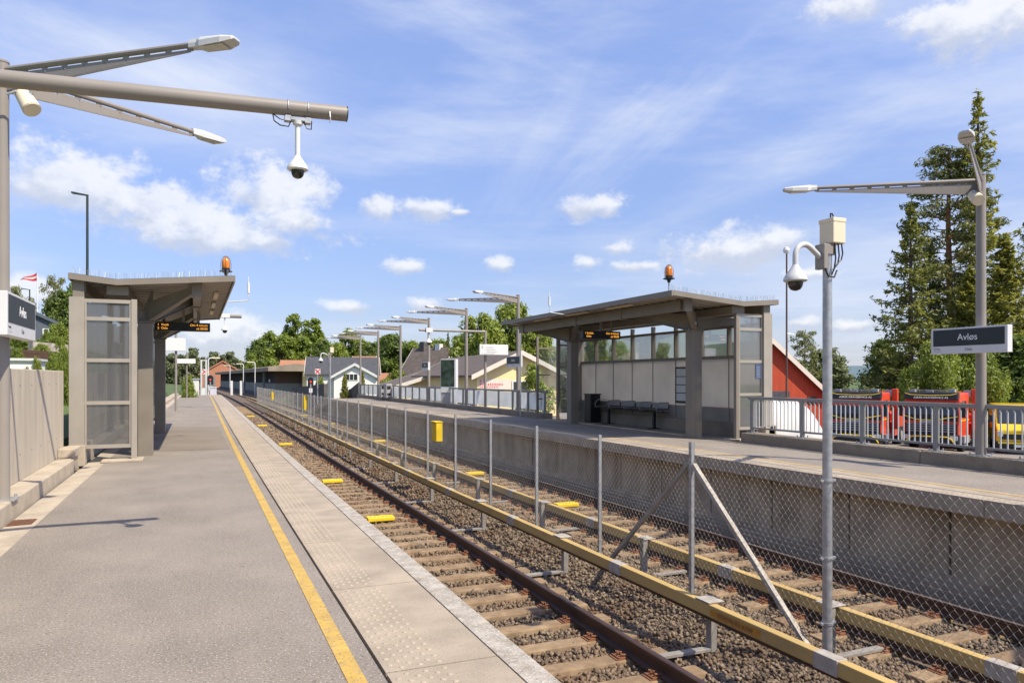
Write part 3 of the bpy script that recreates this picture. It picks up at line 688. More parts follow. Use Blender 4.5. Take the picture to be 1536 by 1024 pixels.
# ------------------------------------------------------------------ platform shelters
def shelter(De, sg, z0, s0, L, ucol, up, ub0, ub1, uw, cols, label, arm, zr, ovh=0.08):
    X = lambda u: De + sg * u
    def bx(q, u0, u1, y0, y1, za, zb):
        a, c = sorted((X(u0), X(u1))); return q.box(a, c, y0, y1, z0 + za, z0 + zb)
    t = thing('platform_shelter', label, 'shelter', (X(ucol), s0 + L / 2, z0))
    s1 = s0 + L; ut, uv, ubk = 1.05, 3.15, ub1 + ovh
    zt, zv, zb = 3.46 + zr, 3.28 + zr, 3.36 + zr
    # roof: corrugated soffit, felt top, fascia, bird spikes
    q = MB(); st = []; y = s0 + 0.03
    while y < s1 - 0.4:
        st += [(y, 0), (y + 0.09, 0), (y + 0.12, 0.057), (y + 0.27, 0.057), (y + 0.30, 0)]; y += 0.36
    st.append((s1 - 0.03, 0))
    for y, dz in st:
        for u, z in ((ut + 0.02, zt), (uv, zv), (ubk - 0.02, zb)): q.v.append((X(u), y, z0 + z + dz))
    q.f = [(i * 3 + k, i * 3 + k + 1, i * 3 + 4 + k, i * 3 + 3 + k) for i in range(len(st) - 1) for k in (0, 1)]
    rf = part('roof', q, MT['roofsheet'], t)
    q = MB()
    for (ua, za), (uc, zc) in (((ut, zt), (uv, zv)), ((uv, zv), (ubk, zb))):
        q.prism([(X(ua), s0, z0 + za + 0.06), (X(uc), s0, z0 + zc + 0.06), (X(uc), s0, z0 + zc + 0.082), (X(ua), s0, z0 + za + 0.082)], (0, L, 0))
    part('roof_covering', q, MT['rooftop'], rf)
    q = MB()
    for y in (s0 - 0.012, s1 - 0.02):
        for (ua, za), (uc, zc) in (((ut, zt), (uv, zv)), ((uv, zv), (ubk, zb))):
            q.prism([(X(ua), y, z0 + za - 0.035), (X(uc), y, z0 + zc - 0.035), (X(uc), y, z0 + zc + 0.075), (X(ua), y, z0 + za + 0.075)], (0, 0.03, 0))
    bx(q, ut - 0.02, ut + 0.012, s0 - 0.014, s1 + 0.012, zt - 0.05, zt + 0.078); bx(q, ubk - 0.012, ubk + 0.02, s0 - 0.014, s1 + 0.012, zb - 0.04, zb + 0.078)
    part('fascia', q, MT['steel_taupe'], rf)
    q = MB()
    def spike(u, y, z):
        a = U(-0.5, 0.5); q.tube([(X(u), y, z0 + z), (X(u) + 0.05 * math.sin(a), y + U(-0.05, 0.05), z0 + z + U(0.10, 0.14))], 0.0026, 3)
    n = 110
    for i in range(n):
        u = ut + (ubk - ut) * i / n; z = zt + (zv - zt) * (u - ut) / (uv - ut) if u < uv else zv + (zb - zv) * (u - uv) / (ubk - uv)
        spike(u, s0 + 0.05, z + 0.08); spike(u, s1 - 0.05, z + 0.08)
    part('bird_spikes', q, MT['wire'], rf)
    # frame
    for yc in cols:
        q = MB(); bx(q, ucol - 0.14, ucol + 0.14, yc - 0.16, yc + 0.16, -0.02, 2.74)
        co = part('column', q, MT['steel_taupe'], t, bevel=0.012)
        q = MB(); bx(q, ucol - 0.10, ucol - 0.142, yc - 0.10, yc + 0.10, 0.95, 0.96)
        q = MB().prism([(X(ucol - 0.14), yc - 0.012, z0 + 2.74), (X(ucol + 0.13), yc - 0.012, z0 + 2.74), (X(ucol - 0.10), yc - 0.012, z0 + zt - 0.16), (X(ucol - 0.14), yc - 0.012, z0 + zt - 0.16)], (0, 0.024, 0))
        bx(q, ucol - 0.165, ucol + 0.165, yc - 0.185, yc + 0.185, 2.742, 2.765)
        part('gusset', q, MT['steel_taupe'], co)
        for sd in (-1, 1):
            ye = min(max(yc + sd * arm, s0 + 0.35), s1 - 0.35)
            A = Vector((X(ucol - 0.05), yc + sd * 0.12, z0 + 2.95)); B = Vector((X(1.72), ye, z0 + zt - 0.16))
            q = MB().bar(A, B, 0.05, 0.40, 0.05, 0.13)
            dz = Vector((0, 0, -1)); q.bar(A + dz * 0.205, B + dz * 0.068, 0.15, 0.014, 0.12, 0.014)
            part('cantilever_arm', q, MT['steel_taupe'], t)
        q = MB().bar((X(ucol + 0.1), yc, z0 + 2.92), (X(ub1 - 0.15), yc, z0 + 3.02), 0.06, 0.30, 0.06, 0.18)
        part('cantilever_arm', q, MT['steel_taupe'], t)
    q = MB(); bx(q, 1.66, 1.82, s0 + 0.55, s1 - 0.2, zt - 0.33, zt - 0.07); part('long_beam', q, MT['steel_taupe'], t, bevel=0.008)
    q = MB(); bx(q, uv - 0.19, uv + 0.19, s0 + 0.22, s1 - 0.25, zv - 0.20, zv - 0.015); part('long_beam', q, MT['steel_taupe'], t, bevel=0.008)
    q = MB(); bx(q, ub1 - 0.26, ub1 - 0.08, s0 + 0.22, s1 - 0.25, zv - 0.17, zb - 0.03); part('long_beam', q, MT['steel_taupe'], t, bevel=0.008)
    for yc in cols:
        for sd in (-1, 1):
            ye = min(max(yc + sd * arm, s0 + 0.35), s1 - 0.35); q = MB(); bx(q, 1.64, 1.84, ye - 0.04, ye + 0.04, zt - 0.36, zt - 0.035)
            part('hanger', q, MT['steel_taupe'], t, bevel=0.004)
    # pale cream strips below the roof
    for yy in (s0 + 2.2, s0 + 4.6, s0 + 7.0):
        q = MB(); bx(q, 1.28, 1.38, yy, yy + 1.25, zt - 0.075, zt - 0.025); part('pale_strip', q, MT['cream'], t, bevel=0.01)
    # back wall: plinth, panels, window band
    q = MB(); bx(q, uw - 0.10, uw + 0.14, s0 + 0.02, s1 - 0.2, -0.1, 0.36 if sg > 0 else 0.30); part('plinth', q, MT['kerb_dark'] if sg > 0 else MT['kerb'], t, bevel=0.015)
    nb = 8; ya, yb = s0 + 0.42, s1 - 0.5; w = (yb - ya) / nb
    q = MB()
    for i in range(nb + 1):
        y = ya + i * w; bx(q, uw - 0.07, uw + 0.05, y - 0.035, y + 0.035, 2.09, 3.12 + 0.0 * i)
    bx(q, uw - 0.06, uw + 0.04, ya - 0.03, yb + 0.03, 2.055, 2.135); bx(q, uw - 0.06, uw + 0.04, ya - 0.03, yb + 0.03, 2.86, 2.93)
    part('window_frame', q, MT['steel_taupe'], t)
    for i in range(nb):
        y = ya + i * w
        q = MB(); bx(q, uw - 0.02, uw + 0.015, y + 0.014, y + w - 0.014, 0.74, 2.06); part('wall_panel', q, MT['panel'], t)
        q = MB(); bx(q, uw - 0.012, uw + 0.012, y + 0.008, y + w - 0.008, 0.36, 0.735); part('base_panel', q, MT['panel_low'], t)
        q = MB(); bx(q, uw - 0.006, uw + 0.006, y + 0.035, y + w - 0.035, 2.135, 2.86); part('window_pane', q, MT['clear'], t)
    for i in range(nb + 1):
        q = MB(); bx(q, uw - 0.035, uw - 0.021, ya + i * w - 0.014, ya + i * w + 0.014, 0.36, 2.055); part('panel_joint', q, MT['panel_low'], t)
    # end screens
    for ye, full in ((s0 + 0.18, True), (s1 - 0.55, False)):
        q = MB(); bx(q, up - 0.05, up + 0.05, ye - 0.05, ye + 0.05, 0.0, 3.12)
        part('screen_post', q, MT['steel_light'] if sg < 0 else MT['steel_taupe'], t, bevel=0.006)
        q = MB(); bx(q, ub0, ub1, ye - 0.08, ye + 0.08, 0.34, 3.13); bx(q, ub0 + 0.02, ub0 + 0.06, ye - 0.083, ye - 0.08, 3.05, 3.08)
        part('corner_column', q, MT['steel_light'], t, bevel=0.012)
        fr = MB()
        for z in (0.30, 1.13, 1.94, 2.73, 3.07): bx(fr, up + 0.05, ub0, ye - 0.03, ye + 0.03, z - 0.035, z + 0.035)
        bx(fr, up + 0.052, up + 0.082, ye - 0.028, ye + 0.028, 0.335, 3.035); bx(fr, ub0 - 0.035, ub0 - 0.002, ye - 0.028, ye + 0.028, 0.335, 3.035)
        sc = part('end_screen', fr, MT['steel_light'], t)
        for za, zb_ in ((0.335, 1.095), (1.165, 1.905), (1.975, 2.695), (2.765, 3.035)):
            q = MB(); bx(q, up + 0.083, ub0 - 0.036, ye - 0.005, ye + 0.005, za, zb_); part('pane', q, MT['glass'], sc)
        if full:
            q = MB(); bx(q, up - 0.16, up + 0.55, ye - 0.22, ye + 0.30, 0.0, 0.05); part('foot_pad', q, MT['kerb'], t, bevel=0.012)
        q = MB(); bx(q, ub0 - 0.02, ub1 + 0.02, ye - 0.16, ye + 0.16, -0.05, 0.34); part('footing', q, MT['kerb'], t, bevel=0.012)
        q = MB(); bx(q, ub0 + 0.0, ub1 - 0.06, ye - 0.07, ye + 0.07, 3.13, zb - 0.03); part('post_head', q, MT['steel_taupe'], t)
    return X
XL = shelter(1.77, -1, 0.0, 16.0, 10.6, 2.72, 2.86, 3.70, 3.95, 3.88, (17.25, 24.2), 'grey steel platform shelter with glass end screen, on the near platform', 1.5, 0.12, -0.02)
XR = shelter(9.12, 1, PZ, 14.48, 10.5, 2.60, 3.06, 3.84, 4.10, 4.02, (15.75, 22.4), 'grey steel platform shelter with bench and windows, across the tracks', 2.0, 0.03)

def beacon(x, y, z, label, s=1.0):
    t = thing('warning_beacon', label, 'beacon', (x, y, z), group='amber beacons')
    part('stem', MB().cyl((x, y, z), (x, y, z + 0.26 * s), 0.016 * s, n=8), MT['galv'], t)
    part('base', MB().lathe([(0.03, 0.24), (0.05, 0.30), (0.14, 0.325), (0.14, 0.335), (0.085, 0.345), (0.085, 0.40)] if s == 1 else [(0.03 * s, 0.24 * s), (0.10 * s, 0.33 * s), (0.085 * s, 0.40 * s)], (x, y, z), 16), MT['black'], t)
    part('lens', MB().lathe([(0.082 * s, 0.40 * s), (0.088 * s, 0.46 * s), (0.084 * s, 0.54 * s), (0.066 * s, 0.60 * s), (0.03 * s, 0.635 * s)], (x, y, z), 16), MT['orange'], t, smooth=True)
    q = MB()
    for k in range(8):
        a = PI * k / 4; ca, sa = math.cos(a) * s, math.sin(a) * s
        q.tube([(x + 0.10 * ca, y + 0.10 * sa, z + 0.345 * s), (x + 0.108 * ca, y + 0.108 * sa, z + 0.47 * s), (x + 0.095 * ca, y + 0.095 * sa, z + 0.57 * s), (x + 0.05 * ca, y + 0.05 * sa, z + 0.645 * s), (x, y, z + 0.665 * s)], 0.004 * s, 4)
    part('guard', q, MT['black'], t)
beacon(XL(1.15), 17.6, 3.62, 'amber beacon in a wire guard on the near platform shelter roof')
beacon(XR(1.15), 14.75, PZ + 3.54, 'amber beacon in a wire guard on the ridge of the far platform shelter')
def antenna(x, y, z, dx, label):
    t = thing('antenna', label, 'antenna', (x, y, z), group='antennas on shelter roofs')
    part('bracket', MB().tube([(x, y, z), (x + dx * 0.55, y, z + 0.06), (x + dx * 0.55, y, z + 0.22)], 0.014, 8), MT['lampgrey'], t)
    part('rod', MB().cyl((x + dx * 0.55, y, z + 0.2), (x + dx * 0.55, y, z + 0.68), 0.014, 0.01, 8).cyl((x + dx * 0.55, y, z + 0.25), (x + dx * 0.55, y, z + 0.52), 0.032, n=10), MT['white'], t)
antenna(XL(1.07), 20.2, 3.52, 1, 'white rod antenna reaching out from the near shelter roof')
antenna(XR(1.07), 19.9, PZ + 3.42, -1, 'white rod antenna reaching out from the far shelter roof')

def display(x0, x1, y, z0, z1, label, rows):
    t = thing('departure_display', label, 'display', ((x0 + x1) / 2, y, z0), group='departure displays')
    part('case', MB().box(x0, x1, y - 0.09, y + 0.09, z0, z1), MT['black'], t, bevel=0.01)
    for xh in (x0 + 0.62, x1 - 0.30): part('hanger', MB().box(xh, xh + 0.06, y - 0.03, y + 0.03, z1, z1 + 0.32), MT['steel_taupe'], t)
    h = z1 - z0
    for i, (a, b_) in enumerate(rows):
        z = z1 - h * (0.30 + 0.40 * i)
        text_mesh(a, h * 0.36, MT['led'], t, frame_m((x0 + 0.07, y - 0.092, z), (1, 0, 0), (0, 0, 1)), align='LEFT', name='led_lettering')
        text_mesh(b_, h * 0.36, MT['led'], t, frame_m((x1 - 0.06, y - 0.092, z), (1, 0, 0), (0, 0, 1)), align='RIGHT', name='led_lettering')
display(-0.92, 0.34, 20.2, 2.76, 2.97, 'black departure display with amber text under the near shelter roof', (('1  Vestli', 'Om 4 minutt'), ('2  Oslo', 'nå 00:00')))
display(10.50, 11.78, 19.5, 2.77, 3.00, 'black departure display with amber text under the far shelter roof', (('1 Kolsås', 'Om 4 minutt'), ('  Oslo', 'nå 00:00')))
# bench, poster frame, notice in the far shelter
t = thing('bench', 'black metal bench of joined seats along the far shelter wall', 'bench', (12.85, 20.6, PZ))
q = MB(); w = 0.92
for i in range(4):
    y = 18.75 + i * w
    st = part('seat', MB().box(12.62, 13.04, y + 0.02, y + w - 0.02, PZ + 0.56, PZ + 0.59), MT['black'], t, bevel=0.01)
    part('backrest', MB().bar((13.05, y + w / 2, PZ + 0.62), (13.08, y + w / 2, PZ + 0.78), w - 0.10, 0.02, up=(1, 0, 0)), MT['panel_low'], t)
for i in range(5):
    y = 18.75 + i * w
    part('armrest', MB().tube([(13.05, y, PZ + 0.56), (12.62, y, PZ + 0.55), (12.60, y, PZ + 0.68), (12.72, y, PZ + 0.80), (13.05, y, PZ + 0.80)], 0.014, 6), MT['galv'], t)
part('rail', MB().box(12.80, 12.86, 18.7, 18.75 + 4 * w + 0.05, PZ + 0.50, PZ + 0.555), MT['black'], t)
for y in (19.2, 21.9): part('leg', MB().box(12.79, 12.87, y - 0.04, y + 0.04, PZ, PZ + 0.5).box(12.6, 13.0, y - 0.05, y + 0.05, PZ, PZ + 0.02), MT['black'], t)
t = thing('waste_bin', 'black box bin standing at the far end of the bench', 'bin', (12.8, 22.95, PZ))
part('body', MB().box(12.6, 13.0, 22.75, 23.2, PZ, PZ + 0.95), MT['black'], t, bevel=0.02); part('lid', MB().box(12.58, 13.02, 22.73, 23.22, PZ + 0.95, PZ + 0.99), MT['black'], t)
t = thing('poster_frame', 'black framed timetable on the far shelter wall', 'notice', (13.08, 17.9, PZ + 0.8))
part('frame', MB().box(13.06, 13.10, 17.35, 18.45, PZ + 0.80, PZ + 1.86), MT['black'], t, bevel=0.008)
for i in range(4): part('timetable_sheet', MB().box(13.053, 13.059, 17.43, 18.37, PZ + 0.87 + 0.24 * i, PZ + 1.085 + 0.24 * i), MT['paper'], t)
t = thing('notice', 'small dark blue notice stuck to the glass end screen', 'notice', (12.85, 14.63, PZ + 1.6))
nt = part('sheet', MB().box(12.76, 12.93, 14.645, 14.65, PZ + 1.52, PZ + 1.88), MT['bluesticker'], t)
q = MB()
for i in range(7): q.box(12.785, 12.785 + (0.12, 0.10, 0.115, 0.09, 0.12, 0.08, 0.11)[i], 14.643, 14.645, PZ + 1.56 + 0.04 * i, PZ + 1.568 + 0.04 * i)
part('lettering', q, MT['lettering_grey'], nt)

# ------------------------------------------------------------------ lamp posts
def head_mb(p, d, s=1.0):
    """flat luminaire that starts at p and points along d"""
    p = Vector(p); d = Vector(d).normalized(); a = Vector((0, 0, 1)).cross(d).normalized(); b_ = d.cross(a)
    q = MB()
    sec = [(0.0, 0.042, 0.042, 0.042), (0.10, 0.05, 0.045, 0.045), (0.16, 0.085, 0.042, 0.06), (0.42, 0.10, 0.028, 0.056), (0.54, 0.075, 0.016, 0.03), (0.56, 0.05, 0.010, 0.012)]
    for l, w, up, dn in sec:
        c = p + d * l * s
        for i, j in ((-1, -dn), (1, -dn), (1, 0.0), (0.72, up), (-0.72, up), (-1, 0.0)): q.v.append(tuple(c + a * (i * w * s) + b_ * (j * s)))
    n = 6
    for i in range(len(sec) - 1):
        for k in range(n): q.f.append((i * n + k, i * n + (k + 1) % n, (i + 1) * n + (k + 1) % n, (i + 1) * n + k))
    q.f += [tuple(reversed(range(n))), tuple(range((len(sec) - 1) * n, len(sec) * n))]
    g = MB(); vs = []
    for l, w in ((0.20, 0.085), (0.44, 0.095)):
        for i in (-1, 1): vs.append(p + d * l * s + a * (i * w * s * 0.85) - b_ * (0.064 * s))
    g.add(vs, [(0, 1, 3, 2)])
    return q, g
def lamp(x, y, zb, h, dirx, tipx, tipy, rise, label, loc=None, full=True, rot=0.0):
    t = thing('lamp_post', label, 'lamp post', (x, y, zb), group='twin-arm platform lamps')
    zt = zb + h
    part('pole', MB().cyl((x, y, zb + 0.012), (x, y, zt + 0.16), 0.082, 0.072, 20), MT['pole'], t, smooth=True)
    q = MB().box(x - 0.15, x + 0.15, y - 0.15, y + 0.15, zb, zb + 0.015)
    for i in (-1, 1):
        for j in (-1, 1): q.cyl((x + 0.115 * i, y + 0.115 * j, zb + 0.015), (x + 0.115 * i, y + 0.115 * j, zb + 0.05), 0.014, n=6)
    part('base_plate', q, MT['galv'], t)
    part('cap', MB().lathe([(0.078, 0), (0.078, 0.02), (0.05, 0.035)], (x, y, zt + 0.16), 16), MT['pole'], t)
    for sd in (-1, 1):
        A = Vector((x + dirx * 0.05, y + sd * 0.03, zt + 0.08)); B = Vector((x + dirx * tipx, y + sd * tipy, zt + rise))
        d = (B - A).normalized(); E = B - d * 0.56
        q = MB().tube([A, E], 0.036, 10, 0.03)
        a = d.cross(Vector((0, 0, 1))).normalized(); nn = 9
        for k in range(nn):                                       # web plate with slots left open below the tube
            f0, f1 = k / nn + 0.006, (k + 1) / nn - 0.006
            p0, p1 = A.lerp(E, f0), A.lerp(E, f1); g0, g1 = 0.052, 0.052
            h0, h1 = 0.19 * (1 - f0) + 0.05, 0.19 * (1 - f1) + 0.05
            q.prism([p0 + Vector((0, 0, -g0)) - a * 0.009, p1 + Vector((0, 0, -g1)) - a * 0.009, p1 + Vector((0, 0, -h1 - 0.001)) - a * 0.009, p0 + Vector((0, 0, -h0 - 0.001)) - a * 0.009], a * 0.018)
            q.bar(A.lerp(E, f1 - 0.01) - Vector((0, 0, 0.04)), A.lerp(E, f1 + 0.018) - Vector((0, 0, 0.04)), 0.016, 0.05)
        q.bar(A + Vector((0, 0, -0.20)), E + Vector((0, 0, -0.045)), 0.016, 0.20, 0.016, 0.02) if False else None
        q.prism([A + Vector((0, 0, -0.09)) - a * 0.008, E + Vector((0, 0, -0.056)) - a * 0.008, E + Vector((0, 0, -0.075)) - a * 0.008, A + Vector((0, 0, -0.245)) - a * 0.008], a * 0.016)
        ar = part('arm', q, MT['pole'], t)
        hq, gq = head_mb(E, d)
        hd = part('lamp_head', hq, MT['lampgrey'], t, smooth=False)
        part('lens', gq, MT['lens'], hd)
    return t
lamp(-2.05, 10.2, 0.2, 4.86, 1, 2.45, 1.85, 0.10, 'tall grey twin-arm lamp post by the concrete wall, with a cream loudspeaker')
lamp(12.19, 8.5, 0.3, 4.55, -1, 2.72, 1.68, 0.05, 'tall grey twin-arm lamp post carrying the large station sign, by the parked trucks')
lamp(12.19, 2.1, 0.3, 4.55, -1, 2.72, 1.68, 0.05, 'twin-arm lamp post beside the railing, its shadow on the far platform')
LL = ['twin-arm lamp post behind the far shelter, carrying a small dark sign', 'twin-arm lamp post right of the tall map board', 'twin-arm lamp post left of the map board, with a boom crossing it',
      'twin-arm lamp post left of the grey ticket machine row', 'twin-arm lamp post second from the far end of the platform', 'twin-arm lamp post at the far end of the platform']
proto = lamp(12.19, 28.1, 0.28, 4.55, -1, 2.55, 1.68, 0.05, LL[0])
for k in range(1, 6): dup(proto, (12.19, 28.1 + 6.36 * k, 0.28), label=LL[k])
# left lamp's boom with the dome camera
bx0, by0, bz0, k = 0.83, 6.8, 3.965, 0.66
t = thing('camera_boom', 'long round grey boom reaching over the near platform from the left edge', 'boom', (-2.05, by0, 0.2))
part('pole', MB().cyl((-2.05, by0, 0.2), (-2.05, by0, 3.98), 0.07, n=20), MT['pole'], t, smooth=True)
part('tube', MB().cyl((-2.30, by0, 3.865), (1.255, by0, 3.985), 0.066, n=28), MT['pole'], t, smooth=True)
part('end_cap', MB().cyl((1.255, by0, 3.985), (1.263, by0, 3.985), 0.068, n=28), MT['black'], t)
part('hook', MB().tube([(1.10, by0 - 0.062, 3.965), (1.10, by0 - 0.085, 3.91), (1.10, by0 - 0.085, 3.86)], 0.006, 6), MT['galv'], t)
d = thing('dome_camera', 'white dome camera hanging on a rod from the long boom', 'camera', (bx0, by0, bz0 - 0.6), group='dome cameras')
q = MB()
for x in (bx0 - 0.085, bx0 + 0.085):
    q.tube([(x, by0 + 0.071 * math.cos(a), bz0 + 0.071 * math.sin(a)) for a in [PI * (-0.1 + 1.2 * i / 12) for i in range(13)]], 0.006, 6)
    q.box(x - 0.026, x + 0.026, by0 - 0.035, by0 + 0.035, bz0 - 0.115, bz0 - 0.068)
q.box(bx0 - 0.06, bx0 + 0.06, by0 - 0.04, by0 + 0.04, bz0 - 0.105, bz0 - 0.08)
part('clamp', q, MT['galv'], d)
part('rod', MB().cyl((bx0, by0, bz0 - 0.42), (bx0, by0, bz0 - 0.105), 0.022, n=14).cyl((bx0, by0, bz0 - 0.135), (bx0, by0, bz0 - 0.105), 0.04, 0.046, 14), MT['white'], d, smooth=True)
camera_dome(d, (bx0, by0, bz0 - 0.405), k)
q = MB().tube([(bx0 - 0.21, by0, bz0 - 0.065), (bx0 - 0.20, by0 - 0.02, bz0 - 0.13), (bx0 - 0.15, by0 - 0.03, bz0 - 0.165), (bx0 - 0.08, by0 - 0.02, bz0 - 0.165), (bx0 - 0.055, by0 - 0.01, bz0 - 0.105)], 0.0055, 6).tube([(bx0 - 0.20, by0, bz0 - 0.07), (bx0 - 0.155, by0 - 0.03, bz0 - 0.11), (bx0 - 0.09, by0 - 0.03, bz0 - 0.12)], 0.0055, 6)
q.tube([(bx0 + 0.05, by0 - 0.01, bz0 - 0.105), (bx0 + 0.08, by0 - 0.02, bz0 - 0.165), (bx0 + 0.115, by0 - 0.02, bz0 - 0.165), (bx0 + 0.12, by0 - 0.01, bz0 - 0.09)], 0.0055, 6)
part('cable', q, MT['black'], d)
def speaker(x, y, z, d, label):
    t = thing('loudspeaker', label, 'loudspeaker', (x, y, z), group='cream loudspeakers'); d = Vector(d).normalized(); p = Vector((x, y, z))
    part('horn', MB().cyl(p - d * 0.13, p + d * 0.13, 0.085, 0.098, 20).cyl(p + d * 0.13, p + d * 0.14, 0.09, n=20), MT['cream'], t, smooth=True)
    part('bracket', MB().tube([p + Vector((0, 0, 0.09)), p + Vector((-0.12 if x < 0 else 0.12, 0, 0.10)), p + Vector((-0.2 if x < 0 else 0.2, 0, 0.06))], 0.014, 6).box(x - 0.05, x + 0.05, y - 0.03, y + 0.03, z + 0.08, z + 0.11), MT['galv'], t)
speaker(-1.76, 9.98, 4.74, (0.3, -0.35, -0.55), 'cream loudspeaker below the boom on the near lamp post')
speaker(11.95, 8.42, 4.60, (-0.4, -0.6, -0.45), 'cream loudspeaker at the top of the lamp post by the trucks')

# ------------------------------------------------------------------ station signs
def station_sign(x, y0, y1, z0, z1, face, label, small=False, tiny=True):
    t = thing('station_sign', label, 'sign', (x, (y0 + y1) / 2, z0), group='station name signs')
    th = 0.06; L = y1 - y0; H = z1 - z0
    part('case', MB().box(x - th, x + th, y0, y1, z0, z1), MT['signwhite'], t, bevel=0.006)
    xf = x + face * th
    part('name_panel', MB().box(min(xf, xf + face * 0.004), max(xf, xf + face * 0.004), y0 + 0.045, y1 - 0.045, z0 + H * 0.30, z1 - 0.028), MT['signblack'], t)
    ex = (0, 1, 0) if face > 0 else (0, -1, 0); ym = (y0 + y1) / 2
    xx = xf + face * 0.0045
    text_mesh('Avløs', H * 0.36, MT['lettering'], t, frame_m((xx, ym, z0 + H * 0.62), ex, (0, 0, 1)))
    xx = xf + face * 0.0006; ys0 = y0 if face > 0 else y1; sg = 1 if face > 0 else -1
    text_mesh('Oslo', H * 0.155, MT['lettering_dark'], t, frame_m((xx, ym + sg * 0.02, z0 + H * 0.155), ex, (0, 0, 1)), ext=0.001)
    text_mesh('Retning', H * 0.085, MT['lettering_dark'], t, frame_m((xx, ys0 + sg * 0.055, z0 + H * 0.20), ex, (0, 0, 1)), align='LEFT', ext=0.001)
    text_mesh('Direction', H * 0.085, MT['lettering_grey'], t, frame_m((xx, ys0 + sg * 0.055, z0 + H * 0.10), ex, (0, 0, 1)), align='LEFT', ext=0.001)
    return t
station_sign(-1.90, 9.40, 10.92, 2.06, 2.53, 1, 'white station sign with charcoal name panel on the near lamp post, seen at a slant')
station_sign(12.02, 7.90, 9.25, 2.02, 2.46, -1, 'large white station sign with charcoal name panel reading Avløs, before the conifers')
station_sign(12.02, 27.4, 28.8, 2.05, 2.5, -1, 'small dark station sign in front of the pale yellow house gable')
station_sign(12.02, 40.2, 41.5, 2.05, 2.5, -1, 'small dark station sign left of the map board')

# ------------------------------------------------------------------ railings on the right platform
RX = 12.22
t = thing('railing', 'grey steel railing with pale upright bars in front of the trucks', 'railing', (RX, 8, 0.3))
posts = [14.15 - 1.6 * k for k in range(11)]
part('top_rail', MB().box(RX - 0.035, RX + 0.035, posts[-1], posts[0] + 0.12, 1.09, 1.16), MT['railgrey'], t, bevel=0.006)
for k, y in enumerate(posts):
    p = part('post', MB().box(RX - 0.032, RX + 0.032, y - 0.045, y + 0.045, 0.312, 1.09), MT['railgrey'], t, bevel=0.005)
    q = MB().box(RX - 0.10, RX + 0.10, y - 0.10, y + 0.10, 0.30, 0.312)
    for i in (-1, 1):
        for j in (-1, 1): q.cyl((RX + 0.075 * i, y + 0.075 * j, 0.312), (RX + 0.075 * i, y + 0.075 * j, 0.352), 0.013, n=6)
    part('foot', q, MT['galv'], p)
    if k < len(posts) - 1:
        yn = posts[k + 1]; q = MB(); n = 13
        for i in range(n):
            yy = yn + 0.1 + (1.6 - 0.2) * i / (n - 1)
            q.tube([(RX + 0.02, yy, 0.44), (RX + 0.02, yy, 1.03), (RX - 0.004, yy, 1.078)], 0.0125, 6)
        part('bars', q, MT['baluster'], t)
        part('bottom_rail', MB().box(RX - 0.015, RX + 0.03, yn + 0.045, y - 0.045, 0.40, 0.44), MT['railgrey'], t)
t = thing('panel_railing', 'grey railing with pale sheet panels along the far part of the platform', 'railing', (RX, 42, 0.28))
part('top_rail', MB().box(RX - 0.04, RX + 0.04, 25.4, 60.4, 1.04, 1.12), MT['railgrey'], t)
k = 0; y = 25.6
while y < 60.4:
    part('post', MB().box(RX - 0.04, RX + 0.03, y - 0.035, y + 0.035, 0.28, 1.04), MT['railgrey'], t)
    part('foot', MB().box(RX - 0.10, RX + 0.10, y - 0.08, y + 0.08, 0.281, 0.30), MT['galv'], t)
    if y + 1.57 < 60.5: part('panel', MB().box(RX + 0.032, RX + 0.04, y + 0.04, y + 1.53, 0.36, 1.02), MT['frosted'], t)
    y += 1.57

# ------------------------------------------------------------------ furniture along the right platform
t = thing('camera_boom', 'thin pole with a level boom toward the tracks, beside the white sign', 'boom', (12.2, 31.9, 0.28))
part('pole', MB().cyl((12.2, 31.9, 0.28), (12.2, 31.9, 3.76), 0.06, n=12), MT['pole'], t, smooth=True)
part('tube', MB().cyl((12.26, 31.9, 3.72), (9.05, 31.8, 3.72), 0.055, n=12), MT['pole'], t, smooth=True)
d = thing('dome_camera', 'tiny white dome camera hanging from the level boom', 'camera', (9.5, 31.8, 3.2), group='dome cameras')
part('rod', MB().cyl((9.5, 31.8, 3.35), (9.5, 31.8, 3.68), 0.03, n=8).box(9.35, 9.65, 31.7, 31.9, 3.62, 3.82), MT['white'], d); camera_dome(d, (9.5, 31.8, 3.36), 1.0)
t = thing('information_sign', 'white hanging board with faint grey print beside the boom pole', 'sign', (12.6, 31.7, 2.7))
bd = part('board', MB().box(11.83, 13.22, 31.62, 31.74, 2.66, 3.13), MT['white'], t, bevel=0.01)
q = MB().box(11.93, 11.99, 31.613, 31.619, 2.95, 3.07)
for i, w in enumerate((0.5, 0.42, 0.36)): q.box(12.15, 12.15 + w, 31.613, 31.619, 2.78 + 0.10 * i, 2.80 + 0.10 * i)
q.box(11.93, 12.55, 31.613, 31.619, 2.71, 2.722)
part('print', q, MT['lettering_grey'], bd)
t = thing('map_board', 'tall grey information board with a dark green map', 'information board', (12.3, 37.3, 0.28))
M_ = Matrix.Rotation(math.radians(-38), 3, 'Z')
def mo(q, c, s): return q.obox(Vector((12.25, 37.3, 0)) + M_ @ Vector(c), s, M=M_)
part('case', mo(MB(), (0, 0, 1.72), (0.86, 0.34, 1.75)), MT['signwhite'], t, bevel=0.015)
part('map', mo(MB(), (-0.03, -0.175, 1.86), (0.74, 0.012, 1.40)), MT['mapgreen'], t)
part('timetable', mo(MB(), (-0.03, -0.175, 0.99), (0.74, 0.012, 0.26)), MT['paper'], t)
part('foot', mo(MB(), (0, 0, 0.55), (0.80, 0.30, 0.58)), MT['bin'], t)
